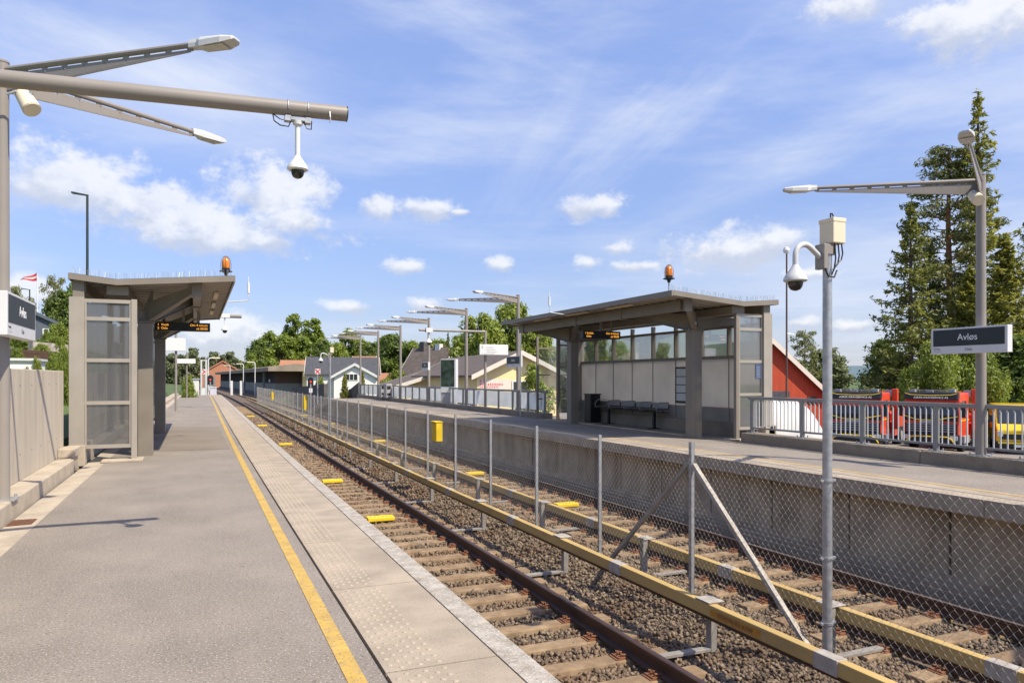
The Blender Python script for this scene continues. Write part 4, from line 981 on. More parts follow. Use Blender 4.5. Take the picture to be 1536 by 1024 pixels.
for i, (y, lab) in enumerate(((49.6, 'grey ticket machine standing against the panel railing'), (51.2, 'grey steel cabinet beside the ticket machine'))):
    t = thing('ticket_machine' if i == 0 else 'steel_cabinet', lab, ('ticket machine', 'cabinet')[i], (12.0, y, 0.28))
    part('body', MB().box(11.75, 12.15, y - 0.38, y + 0.38, 0.28, 1.22 if i == 0 else 1.05), MT['bin'], t, bevel=0.02)
    part('screen', MB().box(11.80, 12.05, y - 0.386, y - 0.380, 0.85, 1.08), MT['black'], t)
    part('slot', MB().box(11.80, 12.05, y - 0.386, y - 0.380, 0.45, 0.6), MT['black'], t)
beacon(12.0, 28.9, 3.55, 'amber beacon on a thin rod above the far end of the shelter', 0.9) if False else None
t = thing('beacon_mast', 'slim mast with an amber beacon just beyond the far shelter', 'beacon', (11.9, 27.2, 0.07))
part('pole', MB().cyl((11.9, 27.2, 0.07), (11.9, 27.2, 3.55), 0.03, n=8), MT['galv'], t)
part('lens', MB().lathe([(0.10, 0.0), (0.115, 0.1), (0.11, 0.24), (0.06, 0.32)], (11.9, 27.2, 3.62), 12), MT['orange'], t, smooth=True)
part('base', MB().lathe([(0.04, -0.1), (0.13, 0.0)], (11.9, 27.2, 3.6), 12), MT['black'], t)
t = thing('glass_screen', 'dark framed glass wind screen at the far end of the shelter', 'wind screen', (12.6, 26.0, 0))
part('frame', MB().box(12.02, 12.10, 25.9, 25.98, 0.07, 3.2).box(13.35, 13.43, 25.9, 25.98, 0.07, 3.0).box(12.1, 13.35, 25.92, 25.96, 0.78, 0.84).box(12.1, 13.35, 25.92, 25.96, 1.7, 1.75).box(12.1, 13.35, 25.92, 25.96, 2.72, 2.78), MT['steel_taupe'], t)
for za, zb in ((0.3, 0.78), (0.84, 1.7), (1.75, 2.72)): part('pane', MB().box(12.1, 13.35, 25.937, 25.943, za, zb), MT['clear'], t)

# ------------------------------------------------------------------ along the left platform beyond the shelter
t = thing('glass_screen', 'grey posts with glass panes along the near platform beyond its shelter', 'wind screen', (-2.2, 34, 0.2))
y = 28.0; k = 0
while y < 46:
    w = WL(y)
    part('post', MB().box(-2.30 + w, -2.18 + w, y - 0.06, y + 0.06, 0.18, 2.55), MT['steel_light'], t)
    if y + 2.0 < 46: part('pane', MB().prism([(-2.245 + w, y + 0.06, 1.0), (-2.245 + WL(y + 2), y + 1.94, 1.0), (-2.245 + WL(y + 2), y + 1.94, 2.5), (-2.245 + w, y + 0.06, 2.5)], (0.01, 0, 0)), MT['clear'], t); part('lower_panel', MB().prism([(-2.25 + w, y + 0.06, 0.2), (-2.25 + WL(y + 2), y + 1.94, 0.2), (-2.25 + WL(y + 2), y + 1.94, 0.98), (-2.25 + w, y + 0.06, 0.98)], (0.02, 0, 0)), MT['panel'], t)
    y += 2.0
def board(px0, px1, y0, y1, Z, label, zbase):
    x, y = at((px0 + px1) / 2, Z); w = (px1 - px0) * Z / F
    t = thing('white_sign_board', label, 'sign', (x, y, zbase))
    part('board', MB().box(x - w / 2, x + w / 2, y - 0.05, y + 0.05, hz(y1, Z), hz(y0, Z)), MT['white'], t, bevel=0.01)
    part('pole', MB().cyl((x + 0.1, y + 0.1, zbase), (x + 0.1, y + 0.1, hz(y0, Z) + 0.5), 0.05, n=10), MT['pole'], t)
board(243, 277, 507, 526, 32, 'large white board above the near platform beyond the shelter', 0.18)
board(264, 292, 538, 545, 55, 'narrow white board on a thin pole at the near platform end', 0.18)
t = thing('camera_boom', 'boom with a dome camera over the near platform beyond the shelter', 'boom', (-1.8, 43, 0.2))
part('pole', MB().cyl((-1.75, 43.0, 0.2), (-1.75, 43.0, 5.1), 0.09, n=12), MT['pole'], t); part('tube', MB().cyl((-2.1, 43.0, 4.92), (2.3, 42.8, 4.92), 0.095, n=14), MT['pole'], t, smooth=True)
d = thing('dome_camera', 'distant white dome camera below the near shelter roof edge', 'camera', (1.45, 42.8, 4.2), group='dome cameras')
part('rod', MB().cyl((1.45, 42.8, 4.4), (1.45, 42.8, 4.9), 0.035, n=10).box(1.2, 1.7, 42.68, 42.92, 4.84, 5.05), MT['white'], d); camera_dome(d, (1.45, 42.8, 4.42), 1.35)
# ------------------------------------------------------------------ signals and lamps at the platform ends
def signal(px, Z, ytop, ybase, label, zb):
    x, y = at(px, Z)
    t = thing('railway_signal', label, 'signal', (x, y, zb), group='signals with red lights'); z = hz(ytop, Z); s = Z / 64.0
    part('post', MB().cyl((x, y, zb), (x, y, z - 0.6 * s), 0.055 * s, n=10), MT['galv'], t)
    q = MB().lathe([(0.001, 0), (0.001, 0)], (x, y, z), 3) if False else MB()
    n = 16; pf = [Vector((x + 0.24 * s * math.cos(PI * k / n * 1.0), y, z - 0.26 * s + 0.24 * s * math.sin(PI * k / n))) for k in range(n + 1)] + [Vector((x - 0.24 * s, y, z - 0.85 * s)), Vector((x + 0.24 * s, y, z - 0.85 * s))]
    part('backboard', q.prism(pf, (0, 0.05, 0)), MT['black'], t)
    part('lamp', MB().cyl((x, y - 0.02, z - 0.42 * s), (x, y + 0.0, z - 0.42 * s), 0.07 * s, n=14), MT['red_light'], t)
    part('lamp', MB().cyl((x, y - 0.02, z - 0.68 * s), (x, y + 0.0, z - 0.68 * s), 0.08 * s, n=14), MT['window'], t)
    part('plate', MB().box(x - 0.14 * s, x + 0.14 * s, y - 0.03, y, z - 1.35 * s, z - 0.98 * s), MT['signwhite'], t)
def cross_sign(px, Z, y0, y1, label, zb):
    x, y = at(px, Z); t = thing('cross_sign', label, 'sign', (x, y, zb), group='red crossed boards'); a, c = hz(y1, Z), hz(y0, Z); h = c - a; zc = (a + c) / 2
    part('board', MB().box(x - h / 2, x + h / 2, y, y + 0.04, a, c), MT['white'], t)
    q = MB(); 
    for sd in (-1, 1): q.bar((x - h * 0.42, y - 0.012 - 0.004 * sd, zc - sd * h * 0.42), (x + h * 0.42, y - 0.012 - 0.004 * sd, zc + sd * h * 0.42), 0.006, h * 0.22, up=(0, 1, 0)) if False else q.obox((x, y - 0.012 - 0.003 * sd, zc), (h * 1.15, 0.006, h * 0.22), M=Matrix.Rotation(sd * PI / 4, 3, 'Y'))
    part('cross', q, MT['flagred'], t)
    part('post', MB().cyl((x, y + 0.06, zb), (x, y + 0.06, c), 0.05, n=8), MT['galv'], t)
signal(466, 41, 565, 640, 'railway signal with a red light at the fence near the far platform end', -1.3)
signal(315.5, 84, 562, 600, 'railway signal with a red light at the end of the near platform', -1.3)
cross_sign(476.5, 62, 553, 561, 'white board with a red cross beside the canopy end', -1.3)
cross_sign(307, 82, 553.5, 561, 'white board with a red cross on the near platform end post', -1.3)
def small_lamp(px, Z, ytop, zb, label, left=True, mt='cream'):
    x, y = at(px, Z); t = thing('street_lamp', label, 'lamp post', (x, y, zb), group='pale lamps along the tracks'); z = hz(ytop, Z); sd = -1 if left else 1
    part('pole', MB().tube([(x, y, zb), (x, y, z - 0.25), (x + sd * 0.12, y, z - 0.06), (x + sd * 0.35, y, z - 0.02)], 0.075, 10), MT['signwhite'], t, smooth=True)
    part('lamp_head', MB().obox((x + sd * 0.75, y, z - 0.02), (0.95, 0.3, 0.16)), MT['cream'], t, bevel=0.05)
small_lamp(382.5, 118, 543, -1.3, 'pale track lamp nearest the canopy, right one of the row')
small_lamp(365, 135, 545.5, -1.3, 'pale track lamp in the middle of the row')
small_lamp(345, 155, 548, -1.3, 'pale track lamp farthest left before the brick building')
small_lamp(312.5, 84, 536.5, -1.3, 'pale lamp above the near platform end post', False)
for px, lab in ((347.5, 'white marker post left of the track lamps'), (361.5, 'white marker post between two track lamps')):
    x, y = at(px, 125); tag(part('marker_post', MB().box(x - 0.18, x + 0.18, y - 0.15, y + 0.15, -1.3, hz(571, 125)), MT['white']), lab, 'marker post', 'white marker posts')
x, y = at(303.5, 80); t = thing('portal_post', 'pair of pale steel posts at the near platform end', 'mast', (x, y, -1.2))
part('post', MB().box(x - 0.18, x - 0.02, y, y + 0.16, -1.2, hz(541, 80)), MT['lampgrey'], t); part('post', MB().box(x + 0.30, x + 0.46, y, y + 0.16, -1.2, hz(541, 80)), MT['lampgrey'], t)
part('crossbar', MB().box(x - 0.2, x + 0.5, y + 0.02, y + 0.14, hz(541, 80), hz(539.5, 80)), MT['lampgrey'], t); part('lower_panel', MB().box(x - 0.18, x + 0.46, y + 0.03, y + 0.10, -0.4, 0.55), MT['signwhite'], t)
x, y = at(319, 81); t = thing('relay_box', 'lilac-grey relay box with a white lid at the near platform end', 'box', (x, y, -0.9)); part('body', MB().box(x - 0.30, x + 0.40, y, y + 0.5, -1.2, 0.55), MT['skin'], t, bevel=0.04); part('lid', MB().box(x - 0.34, x + 0.44, y - 0.05, y + 0.55, 0.55, 0.64), MT['white'], t)
x, y = at(290, 84); t = thing('white_hut', 'small white hut beyond the near platform end', 'hut', (x, y, -1.2)); part('wall', MB().box(x - 0.6, x + 0.6, y, y + 1.5, -1.2, hz(569, 84)), MT['white'], t); part('roof', MB().box(x - 0.68, x + 0.68, y - 0.1, y + 1.6, hz(569, 84), hz(568, 84)), MT['lampgrey'], t)

# ------------------------------------------------------------------ houses
def tm(q, M): q.v = [tuple(M @ Vector(p)) for p in q.v]; return q
def gable_block(t, M, W, L, he, hr, wm, rm, oh=0.4, ohf=0.5, th=0.14, trim='trim', base=0.0):
    q = MB().prism([(-W / 2, -L / 2, base), (W / 2, -L / 2, base), (W / 2, -L / 2, he), (0, -L / 2, hr), (-W / 2, -L / 2, he)], (0, L, 0)); part('wall', tm(q, M), MT[wm], t)
    k = (hr - he) / (W / 2); q = MB()
    for sd in (-1, 1):
        x1 = sd * (W / 2 + oh); z1 = he - k * oh
        q.prism([(0, -L / 2 - ohf, hr + 0.02), (x1, -L / 2 - ohf, z1 + 0.02), (x1, -L / 2 - ohf, z1 + th), (0, -L / 2 - ohf, hr + th)], (0, L + 2 * ohf, 0))
    rf = part('roof', tm(q, M), MT[rm], t)
    if trim:
        for yy in (-L / 2 - ohf - 0.06, L / 2 + ohf + 0.01):
            q = MB()
            for sd in (-1, 1):
                x1 = sd * (W / 2 + oh); z1 = he - k * oh
                q.prism([(0, yy, hr - 0.16), (x1, yy, z1 - 0.16), (x1, yy, z1 + th + 0.01), (0, yy, hr + th + 0.01)], (0, 0.05, 0))
            part('bargeboard', tm(q, M), MT[trim], rf)
    return rf
def window(t, M, x, y, z, w, h, n=2, axis='x'):
    """window lying in the wall plane y (facing -y), or in plane x facing -x"""
    q = MB(); g = MB(); f = 0.07
    if axis == 'x':
        q.box(x - w / 2 - f, x + w / 2 + f, y - 0.05, y - 0.002, z - f, z); q.box(x - w / 2 - f, x + w / 2 + f, y - 0.05, y - 0.002, z + h, z + h + f)
        for i in range(n + 1): xx = x - w / 2 + w * i / n; q.box(xx - f / 2 - (f / 2 if i == 0 else 0), xx + f / 2 + (f / 2 if i == n else 0), y - 0.048, y - 0.002, z + 0.002, z + h - 0.002)
        g.box(x - w / 2, x + w / 2, y - 0.02, y - 0.004, z, z + h)
    else:
        q.box(x - 0.05, x - 0.002, y - w / 2 - f, y + w / 2 + f, z - f, z); q.box(x - 0.05, x - 0.002, y - w / 2 - f, y + w / 2 + f, z + h, z + h + f)
        for i in range(n + 1): yy = y - w / 2 + w * i / n; q.box(x - 0.048, x - 0.002, yy - f / 2, yy + f / 2, z + 0.002, z + h - 0.002)
        g.box(x - 0.02, x - 0.004, y - w / 2, y + w / 2, z, z + h)
    fr = part('window', tm(q, M), MT['white'], t); part('pane', tm(g, M), MT['window'], fr)
def view_rz(px): return -(YAW + math.atan((px - CX) / F))
I4 = Matrix.Identity(4)
def Mz(deg, loc=(0, 0, 0)): return Matrix.Translation(loc) @ Matrix.Rotation(math.radians(deg), 4, 'Z')

# pale yellow building: gable towards the camera, long side running away along the tracks
t = thing('yellow_building', 'pale yellow building with a dark low-pitched roof behind the panel railing', 'building', (0, 0, 0))
L = 19; gable_block(t, I4, 6.0, L, 4.0, 5.42, 'cream_wall', 'brownroof', 0.55, 0.55, 0.16)
window(t, I4, 0.05, -L / 2, 2.15, 1.05, 1.3); 
q = MB().box(-3.02, -3.001, -8.6, -4.4, 0.6, 2.9); part('side_opening', q, MT['browntimber'], t)
window(t, I4, -3.0, -2.5, 2.0, 2.2, 1.0, 2, 'y'); window(t, I4, -3.0, 3.5, 2.0, 1.6, 1.0, 2, 'y')
sb = part('sign_board', MB().box(-2.86, -0.6, -L / 2 - 0.03, -L / 2 - 0.003, 2.85, 3.65), MT['trim'], t)
q = MB(); 
for zi, (z, h, ws) in enumerate(((3.42, 0.17, 4), (3.20, 0.14, 13), (3.05, 0.10, 11))):
    xx = -2.8
    for i in range(ws):
        w = U(0.07, 0.15); 
        if U(0, 1) > 0.12: q.box(xx, xx + w * 0.75, -L / 2 - 0.034, -L / 2 - 0.03, z, z + h)
        xx += w + 0.02
part('lettering', q, MT['lettering_red'], sb)
sb = part('sign_board', MB().box(-2.86, -1.6, -L / 2 - 0.03, -L / 2 - 0.003, 1.9, 2.5), MT['trim'], t)
q = MB().box(-2.8, -1.75, -L / 2 - 0.034, -L / 2 - 0.03, 2.36, 2.42).box(-2.8, -1.9, -L / 2 - 0.034, -L / 2 - 0.03, 2.2, 2.24).box(-2.8, -1.8, -L / 2 - 0.034, -L / 2 - 0.03, 2.06, 2.1); part('lettering', q, MT['lettering_grey'], sb)
part('chimney', MB().box(0.3, 0.9, -2.0, -1.4, 5.2, 5.75), MT['slate'], t)
x, y = at(779, 51); rz = math.radians(-4); t.rotation_euler = (0, 0, rz); t.location = (x - math.sin(rz) * L / 2, y + math.cos(rz) * L / 2, -2.1)
# lower annex left of it
t = thing('annex', 'low annex with a dark roof and pale bargeboard left of the yellow building', 'building', (0, 0, 0))
gable_block(t, I4, 7.0, 9, 3.0, 4.1, 'cream_wall', 'brownroof', 0.5, 0.5, 0.16); window(t, I4, 1.0, -4.5, 1.2, 1.2, 1.1)
x, y = at(655, 66); t.location = (x, y + 3, -2.1); t.rotation_euler = (0, 0, math.radians(-5))

# white house with slate roof and a cross gable
t = thing('white_house', 'white house with a dark slate roof and a broad front gable', 'house', (0, 0, 0))
gable_block(t, Mz(90), 8.4, 9.0, 4.25, 6.35, 'white_wall', 'slate', 0.4, 0.3, 0.18)
gable_block(t, Mz(0, (1.5, -3.6, 0)), 5.2, 3.2, 4.0, 5.45, 'white_wall', 'slate', 0.45, 0.35, 0.18, 'white')
M_ = Mz(0, (1.5, -3.6, 0)); window(t, M_, -0.4, -1.6, 3.45, 1.5, 0.75, 3); window(t, M_, -0.4, -1.6, 0.9, 2.4, 1.4, 3)
window(t, I4, -3.6, -4.2, 1.0, 1.6, 1.4, 2)
x, y = at(523, 97); t.location = (x, y + 4, -2.1); t.rotation_euler = (0, 0, view_rz(523))
# brown-roofed white house
t = thing('white_house', 'white house with a steep brown roof and chimneys behind the map board', 'house', (0, 0, 0))
gable_block(t, Mz(50), 4.6, 5.6, 4.6, 7.3, 'white_wall', 'brownroof', 0.5, 0.45, 0.16, 'white')
window(t, Mz(50), 0, -2.8, 4.9, 0.9, 0.8, 2)
part('chimney', tm(MB().box(-0.3, 0.4, -1.2, -0.5, 6.7, 7.9), Mz(50)), MT['white'], t); part('chimney', tm(MB().box(-0.4, 0.4, 1.2, 1.9, 6.7, 8.2), Mz(50)), MT['darkwall'], t)
x, y = at(650, 92); t.location = (x, y, -2.1); t.rotation_euler = (0, 0, view_rz(642))
# orange-roofed houses
t = thing('brown_house', 'brown timber house with an orange tiled roof behind the canopy', 'house', (0, 0, 0))
gable_block(t, Mz(80), 7.5, 8.0, 4.1, 6.9, 'browntimber', 'orangetile', 0.4, 0.4, 0.18, 'browntimber'); part('chimney', MB().box(1.8, 2.6, -0.3, 0.4, 6.3, 7.7), MT['darkwall'], t)
x, y = at(457, 140); t.location = (x, y, -2.1); t.rotation_euler = (0, 0, view_rz(457))
t = thing('orange_roof_house', 'house showing only its orange tiled hip behind the slate roof', 'house', (0, 0, 0))
gable_block(t, Mz(75), 6.5, 3.2, 5.0, 7.2, 'trim', 'orangetile', 0.4, 0.4, 0.18); x, y = at(547, 125); t.location = (x, y, -2.1); t.rotation_euler = (0, 0, view_rz(547))
t = thing('orange_roof_house', 'low house with an orange roof peeking over the yellow bushes', 'house', (0, 0, 0))
gable_block(t, Mz(60), 5, 3.5, 3.0, 4.3, 'white_wall', 'orangetile', 0.4, 0.4, 0.18); x, y = at(583, 112); t.location = (x, y, -2.1); t.rotation_euler = (0, 0, view_rz(583))
# brick building at the end of the tracks
t = thing('brick_building', 'orange brick building with a low gable at the far end of the tracks', 'building', (0, 0, 0))
gable_block(t, I4, 12.5, 14, 5.4, 9.2, 'brick', 'slate', 0.5, 0.3, 0.2, 'brick')
for xx in (-3.6, 1.6): part('gate', MB().box(xx - 1.5, xx + 1.5, -7.03, -7.002, 0.2, 4.6), MT['greygreen'], t)
part('base_wall', MB().box(3.6, 5.9, -7.03, -7.002, 0.0, 4.2), MT['darkwall'], t)
x, y = at(334, 235); t.location = (x, y, -2.4); t.rotation_euler = (0, 0, view_rz(334))
# long platform canopy building
t = thing('canopy_building', 'long low canopy building with a brown roof and dark window band right of the tracks', 'building', (0, 0, 0))
W, L, zb = 8.0, 118.0, 0.0
part('wall', MB().box(-3.6, 3.6, 2, L, 0.7, 2.3), MT['greygreen'], t); part('base_wall', MB().box(-3.9, 3.9, 0, L, -0.9, 0.7), MT['darkwall'], t)
part('window_band', MB().box(-3.5, 3.5, 2.1, L - 0.1, 2.3, 4.15), MT['browntimber'], t)
q = MB(); y = 2.5
while y < L - 1: q.box(-3.62, -3.5, y, y + 0.22, 2.301, 4.149); y += 1.3
part('mullion', q, MT['darkwall'], t)
q = MB().prism([(-5.0, -1.2, 4.15), (4.6, -1.2, 4.15), (4.6, -1.2, 4.55), (-1.0, -1.2, 5.3), (-5.0, -1.2, 4.75)], (0, L + 2, 0)); part('roof', q, MT['canopy'], t)
for yy in (9, 40, 75): part('pillar', MB().box(-4.5, -4.2, yy, yy + 0.5, 0.7, 4.15), MT['greygreen'], t)
part('end_wall', MB().prism([(0.3, 0.6, -0.9), (6.5, 0.6, -0.9), (5.6, 0.6, 3.4), (3.2, 0.6, 5.0), (0.3, 0.6, 5.2)], (0, 0.6, 0)), MT['cream_wall'], t)
part('poster', MB().box(-3.64, -3.61, 7.5, 9.0, 2.45, 2.9), MT['white'], t)
x, y = at(452, 114); t.location = (x, y, -1.5); t.rotation_euler = (0, 0, math.radians(2.2))
# dark retaining walls at the end of the far platform
t = thing('retaining_wall', 'dark stone retaining wall rising beside the far platform end', 'wall', (0, 0, 0))
xa, ya = at(440, 92); xb, yb = at(489, 66)
part('wall', MB().bar((xa, ya, -0.9), (xb, yb, -0.9), 0.35, 2.6, 0.35, 4.0), MT['darkwall'], t)
t = thing('retaining_wall', 'dark stone retaining wall where the panel railing ends', 'wall', (0, 0, 0))
xa, ya = at(524, 68); xb, yb = at(541, 63)
part('wall', MB().bar((xa, ya, -0.6), (xb, yb, -0.2), 0.35, 2.0, 0.35, 2.9), MT['darkwall'], t)

# red barn
t = thing('red_barn', 'red board barn with a pale bargeboard beside the shelter', 'barn', (0, 0, 0))
gable_block(t, I4, 6.6, 9, 2.95, 5.85, 'barn', 'slate', 0.28, 0.3, 0.16, 'trim')
fr = part('window', MB().box(2.35, 2.9, -4.55, -4.502, 2.2, 2.62), MT['browntimber'], t); part('pane', MB().box(2.40, 2.85, -4.56, -4.551, 2.25, 2.57), MT['window'], fr)
part('door', MB().box(-0.9, 0.75, -4.54, -4.502, 0.0, 2.35), MT['white'], t); part('door_hood', MB().box(-1.0, 0.9, -5.1, -4.502, 2.6, 2.95), MT['slate'], t)
x, y = at(1152, 45); t.location = (x, y + 3.0, -2.1); t.rotation_euler = (0, 0, view_rz(1152) + math.radians(28))
x, y = at(1180, 33); t = thing('dark_mast', 'thin dark mast with a white globe beside the red barn', 'mast', (x, y, -2.1))
part('pole', MB().cyl((x, y, -2.1), (x, y, hz(378, 33)), 0.05, 0.035, 10), MT['browntimber'], t); part('globe', MB().lathe([(0.02, -0.15), (0.11, -0.11), (0.15, 0), (0.11, 0.11), (0.02, 0.15)], (x - 0.09, y - 0.08, hz(376, 33)), 14), MT['white'], t, smooth=True)
part('bracket', MB().tube([(x, y, hz(500, 33)), (x + 0.3, y - 0.1, hz(502, 33)), (x + 0.32, y - 0.1, hz(504, 33))], 0.03, 6), MT['white'], t)
# electricity mast seen through the shelter windows
x, y = at(1128, 75); t = thing('electricity_mast', 'dark electricity mast seen through the shelter windows', 'mast', (x, y, -2.1)); part('pole', MB().cyl((x, y, -2.1), (x, y, hz(472, 75)), 0.2, 0.13, 8), MT['bark'], t); part('cross_arm', MB().bar((x - 1.0, y, hz(496, 75)), (x + 1.0, y, hz(496, 75)), 0.14, 0.14).bar((x - 0.9, y, hz(481, 75)), (x, y, hz(490, 75)), 0.1, 0.1), MT['bark'], t)
# white tarpaulin heap
x, y = at(1166, 27); t = None
q = MB(); nu, nv = 22, 12
for j in range(nv + 1):
    ph = (j / nv) * PI / 2
    for i in range(nu):
        th = 2 * PI * i / nu; r = 1 + 0.05 * math.sin(5 * th + 2 * ph) + 0.02 * math.sin(11 * th)
        q.v.append((x + 2.05 * r * math.cos(th) * math.cos(ph) ** 0.8, y + 1.6 * r * math.sin(th) * math.cos(ph) ** 0.8, -2.12 + 2.95 * math.sin(ph) ** 0.85 * (1 + 0.02 * math.sin(7 * th))))
q.f = [(j * nu + i, j * nu + (i + 1) % nu, (j + 1) * nu + (i + 1) % nu, (j + 1) * nu + i) for j in range(nv) for i in range(nu)]
tag(part('tarpaulin_heap', q, MT['tarp'], None, smooth=True), 'heap under a whitish tarpaulin behind the railing by the barn', 'heap')

# ------------------------------------------------------------------ trucks
def wheel(t, x, y, z, r, w):
    wh = part('wheel', MB().cyl((x - w / 2, y, z), (x + w / 2, y, z), r, n=24), MT['black'], t, bevel=0.03); part('rim', MB().cyl((x - w / 2 - 0.02, y, z), (x + w / 2 + 0.02, y, z), r * 0.55, n=16), MT['truckgrey'], wh)
def truck(label):
    t = thing('red_truck', label, 'truck', (0, 0, 0), group='red trucks parked in the yard')
    W = 1.25
    q = MB().prism([(-W, 0, 0.75), (-W, 2.1, 0.75), (-W, 2.1, 2.95), (-W, 0.25, 2.95), (-W, 0.05, 1.95)], (2 * W, 0, 0)); part('cab', q, MT['redpaint'], t, bevel=0.06)
    q = MB().prism([(-1.18, 0.0, 1.87), (-1.18, 0.22, 2.64), (-1.18, 0.25, 2.64), (-1.18, 0.03, 1.87)], (2.36, 0, 0)); part('windscreen', q, MT['window'], t)
    vz = part('sun_visor', MB().prism([(-1.22, -0.12, 2.62), (-1.22, -0.02, 2.98), (-1.22, 0.3, 3.0), (-1.22, 0.22, 2.64)], (2.44, 0, 0)), MT['black'], t, bevel=0.04)
    n = Vector((0, -0.963, 0.267)); text_mesh('ASKER KRANSERVICE AS', 0.15, MT['lettering'], vz, frame_m((0.02, -0.128 + 0.02, 2.72), (1, 0, 0), (0, 0.267, 0.963)), ext=0.004, sx=0.95)
    part('visor_stripe', MB().tube([(-1.18, -0.02, 2.93), (-0.9, -0.065, 2.86), (0, -0.075, 2.83), (0.9, -0.065, 2.86), (1.18, -0.02, 2.93)], 0.02, 6), MT['truckyellow'], t)
    q = MB().box(-1.0, 1.0, 0.4, 0.46, 3.05, 3.10).box(-1.05, -0.8, 0.3, 0.6, 2.96, 3.12).box(0.75, 1.0, 0.3, 0.6, 2.96, 3.14).box(-0.3, 0.0, 0.35, 0.55, 2.96, 3.08); part('roof_rack', q, MT['truckgrey'], t)
    part('grille', MB().box(-1.17, 1.17, -0.03, 0.02, 0.93, 1.43), MT['black'], t, bevel=0.02)
    q = MB()
    for z in (1.02, 1.14, 1.26, 1.37): q.box(-1.1, 1.1, -0.045, -0.03, z, z + 0.03)
    part('grille_bar', q, MT['truckgrey'], t)
    part('front_panel', MB().box(-1.2, 1.2, -0.02, 0.04, 1.55, 1.86), MT['black'], t, bevel=0.02); part('badge_plate', MB().box(-0.45, 0.45, -0.035, -0.02, 1.44, 1.56), MT['truckgrey'], t)
    part('front_stripe', MB().tube([(-1.2, -0.05, 1.80), (-0.8, -0.06, 1.66), (-0.5, -0.06, 1.60), (0.3, -0.06, 1.60), (0.7, -0.06, 1.70), (1.2, -0.05, 1.80)], 0.028, 6), MT['truckyellow'], t)
    part('bumper', MB().box(-1.25, 1.25, -0.14, 0.3, 0.35, 0.92), MT['black'], t, bevel=0.05)
    part('bumper_bar', MB().tube([(-1.1, -0.17, 0.45), (-0.95, -0.19, 0.72), (-0.7, -0.19, 0.78), (0.75, -0.19, 0.78), (0.95, -0.19, 0.7), (1.12, -0.17, 0.42)], 0.035, 6), MT['truckyellow'], t)
    for sd in (-1, 1):
        part('headlight', MB().box(sd * 1.05 - 0.17, sd * 1.05 + 0.17, -0.155, -0.1, 0.62, 0.84), MT['lens'], t, bevel=0.02)
        part('mirror', MB().box(sd * 1.42 - 0.10, sd * 1.42 + 0.10, -0.02, 0.10, 1.75, 2.35).tube([(sd * 1.22, 0.12, 2.5), (sd * 1.42, 0.04, 2.45), (sd * 1.42, 0.04, 2.35)], 0.02, 6), MT['black'], t)
        q = MB().box(sd * 1.253 - 0.004, sd * 1.253 + 0.004, 0.55, 1.5, 1.9, 2.55); part('side_window', q, MT['window'], t)
        wheel(t, sd * 1.08, 1.25, 0.5, 0.5, 0.3); wheel(t, sd * 1.05, 5.2, 0.5, 0.5, 0.45)
    part('chassis', MB().box(-0.5, 0.5, 0.4, 8.0, 0.6, 0.9), MT['black'], t)
    part('side_skirt', MB().box(-1.25, 1.25, 2.6, 4.3, 0.55, 1.35), MT['redpaint'], t, bevel=0.04); part('side_stripe', MB().box(1.252, 1.262, 0.1, 2.05, 1.55, 1.62).box(1.252, 1.262, 2.6, 4.3, 1.2, 1.28), MT['truckyellow'], t)
    part('body', MB().box(-1.22, 1.22, 4.35, 8.0, 0.95, 1.75), MT['redpaint'], t, bevel=0.04)
    cr = part('crane', MB().box(1.28, 1.55, 2.35, 2.75, 1.0, 3.12).box(0.4, 1.28, 2.4, 2.7, 2.72, 2.98).box(-0.3, 0.3, 2.3, 2.8, 0.9, 2.7), MT['redpaint'], t, bevel=0.03)
    part('crane_plate', MB().box(0.95, 1.27, 2.34, 2.39, 2.72, 3.08), MT['truckgrey'], cr)
    part('step', MB().box(1.2, 1.34, 0.7, 1.9, 0.45, 0.8), MT['truckgrey'], t)
    return t
a = truck('red crane truck with a black lettered visor behind the railing, nearer the big sign')
x, y = at(1396, 37.5); a.location = (x, y, -2.09); a.rotation_euler = (0, 0, math.radians(-66))
b = dup(a, label='red crane truck with a black lettered visor, partly behind the galvanised mast'); x, y = at(1283, 38.5); b.location = (x, y, -2.09); b.rotation_euler = (0, 0, math.radians(-60))
t = thing('yellow_van', 'bright yellow van with a dark windscreen at the right edge of the yard', 'van', (0, 0, 0))
q = MB().prism([(-1.0, 0, 0.45), (-1.0, 5.2, 0.45), (-1.0, 5.2, 2.35), (-1.0, 1.5, 2.35), (-1.0, 0.75, 1.42), (-1.0, 0.05, 1.2)], (2.0, 0, 0)); part('body', q, MT['truckyellow'], t, bevel=0.08)
part('windscreen', MB().prism([(-0.9, 0.78, 1.42), (-0.9, 1.46, 2.28), (-0.9, 1.42, 2.30), (-0.9, 0.74, 1.44)], (1.8, 0, 0)), MT['window'], t)
part('grille', MB().box(-0.85, 0.85, -0.03, 0.02, 0.72, 0.98), MT['black'], t, bevel=0.02); part('bumper', MB().box(-1.02, 1.02, -0.12, 0.3, 0.3, 0.62), MT['black'], t, bevel=0.05); part('bumper_stripe', MB().box(-0.95, 0.95, -0.135, -0.12, 0.52, 0.60), MT['truckyellow'], t)
text_mesh('IVECO', 0.13, MT['lettering_dark'], t, frame_m((0, -0.012, 1.09), (1, 0, 0), (0, 0, 1)), ext=0.004)
for sd in (-1, 1):
    part('headlight', MB().box(sd * 0.86 - 0.12, sd * 0.86 + 0.12, -0.04, 0.1, 0.85, 1.12), MT['lens'], t, bevel=0.02); part('mirror', MB().box(sd * 1.18 - 0.1, sd * 1.18 + 0.1, 0.9, 1.0, 1.5, 1.85), MT['black'], t)
    for yy in (1.0, 4.2): wheel(t, sd * 0.9, yy, 0.38, 0.38, 0.24)
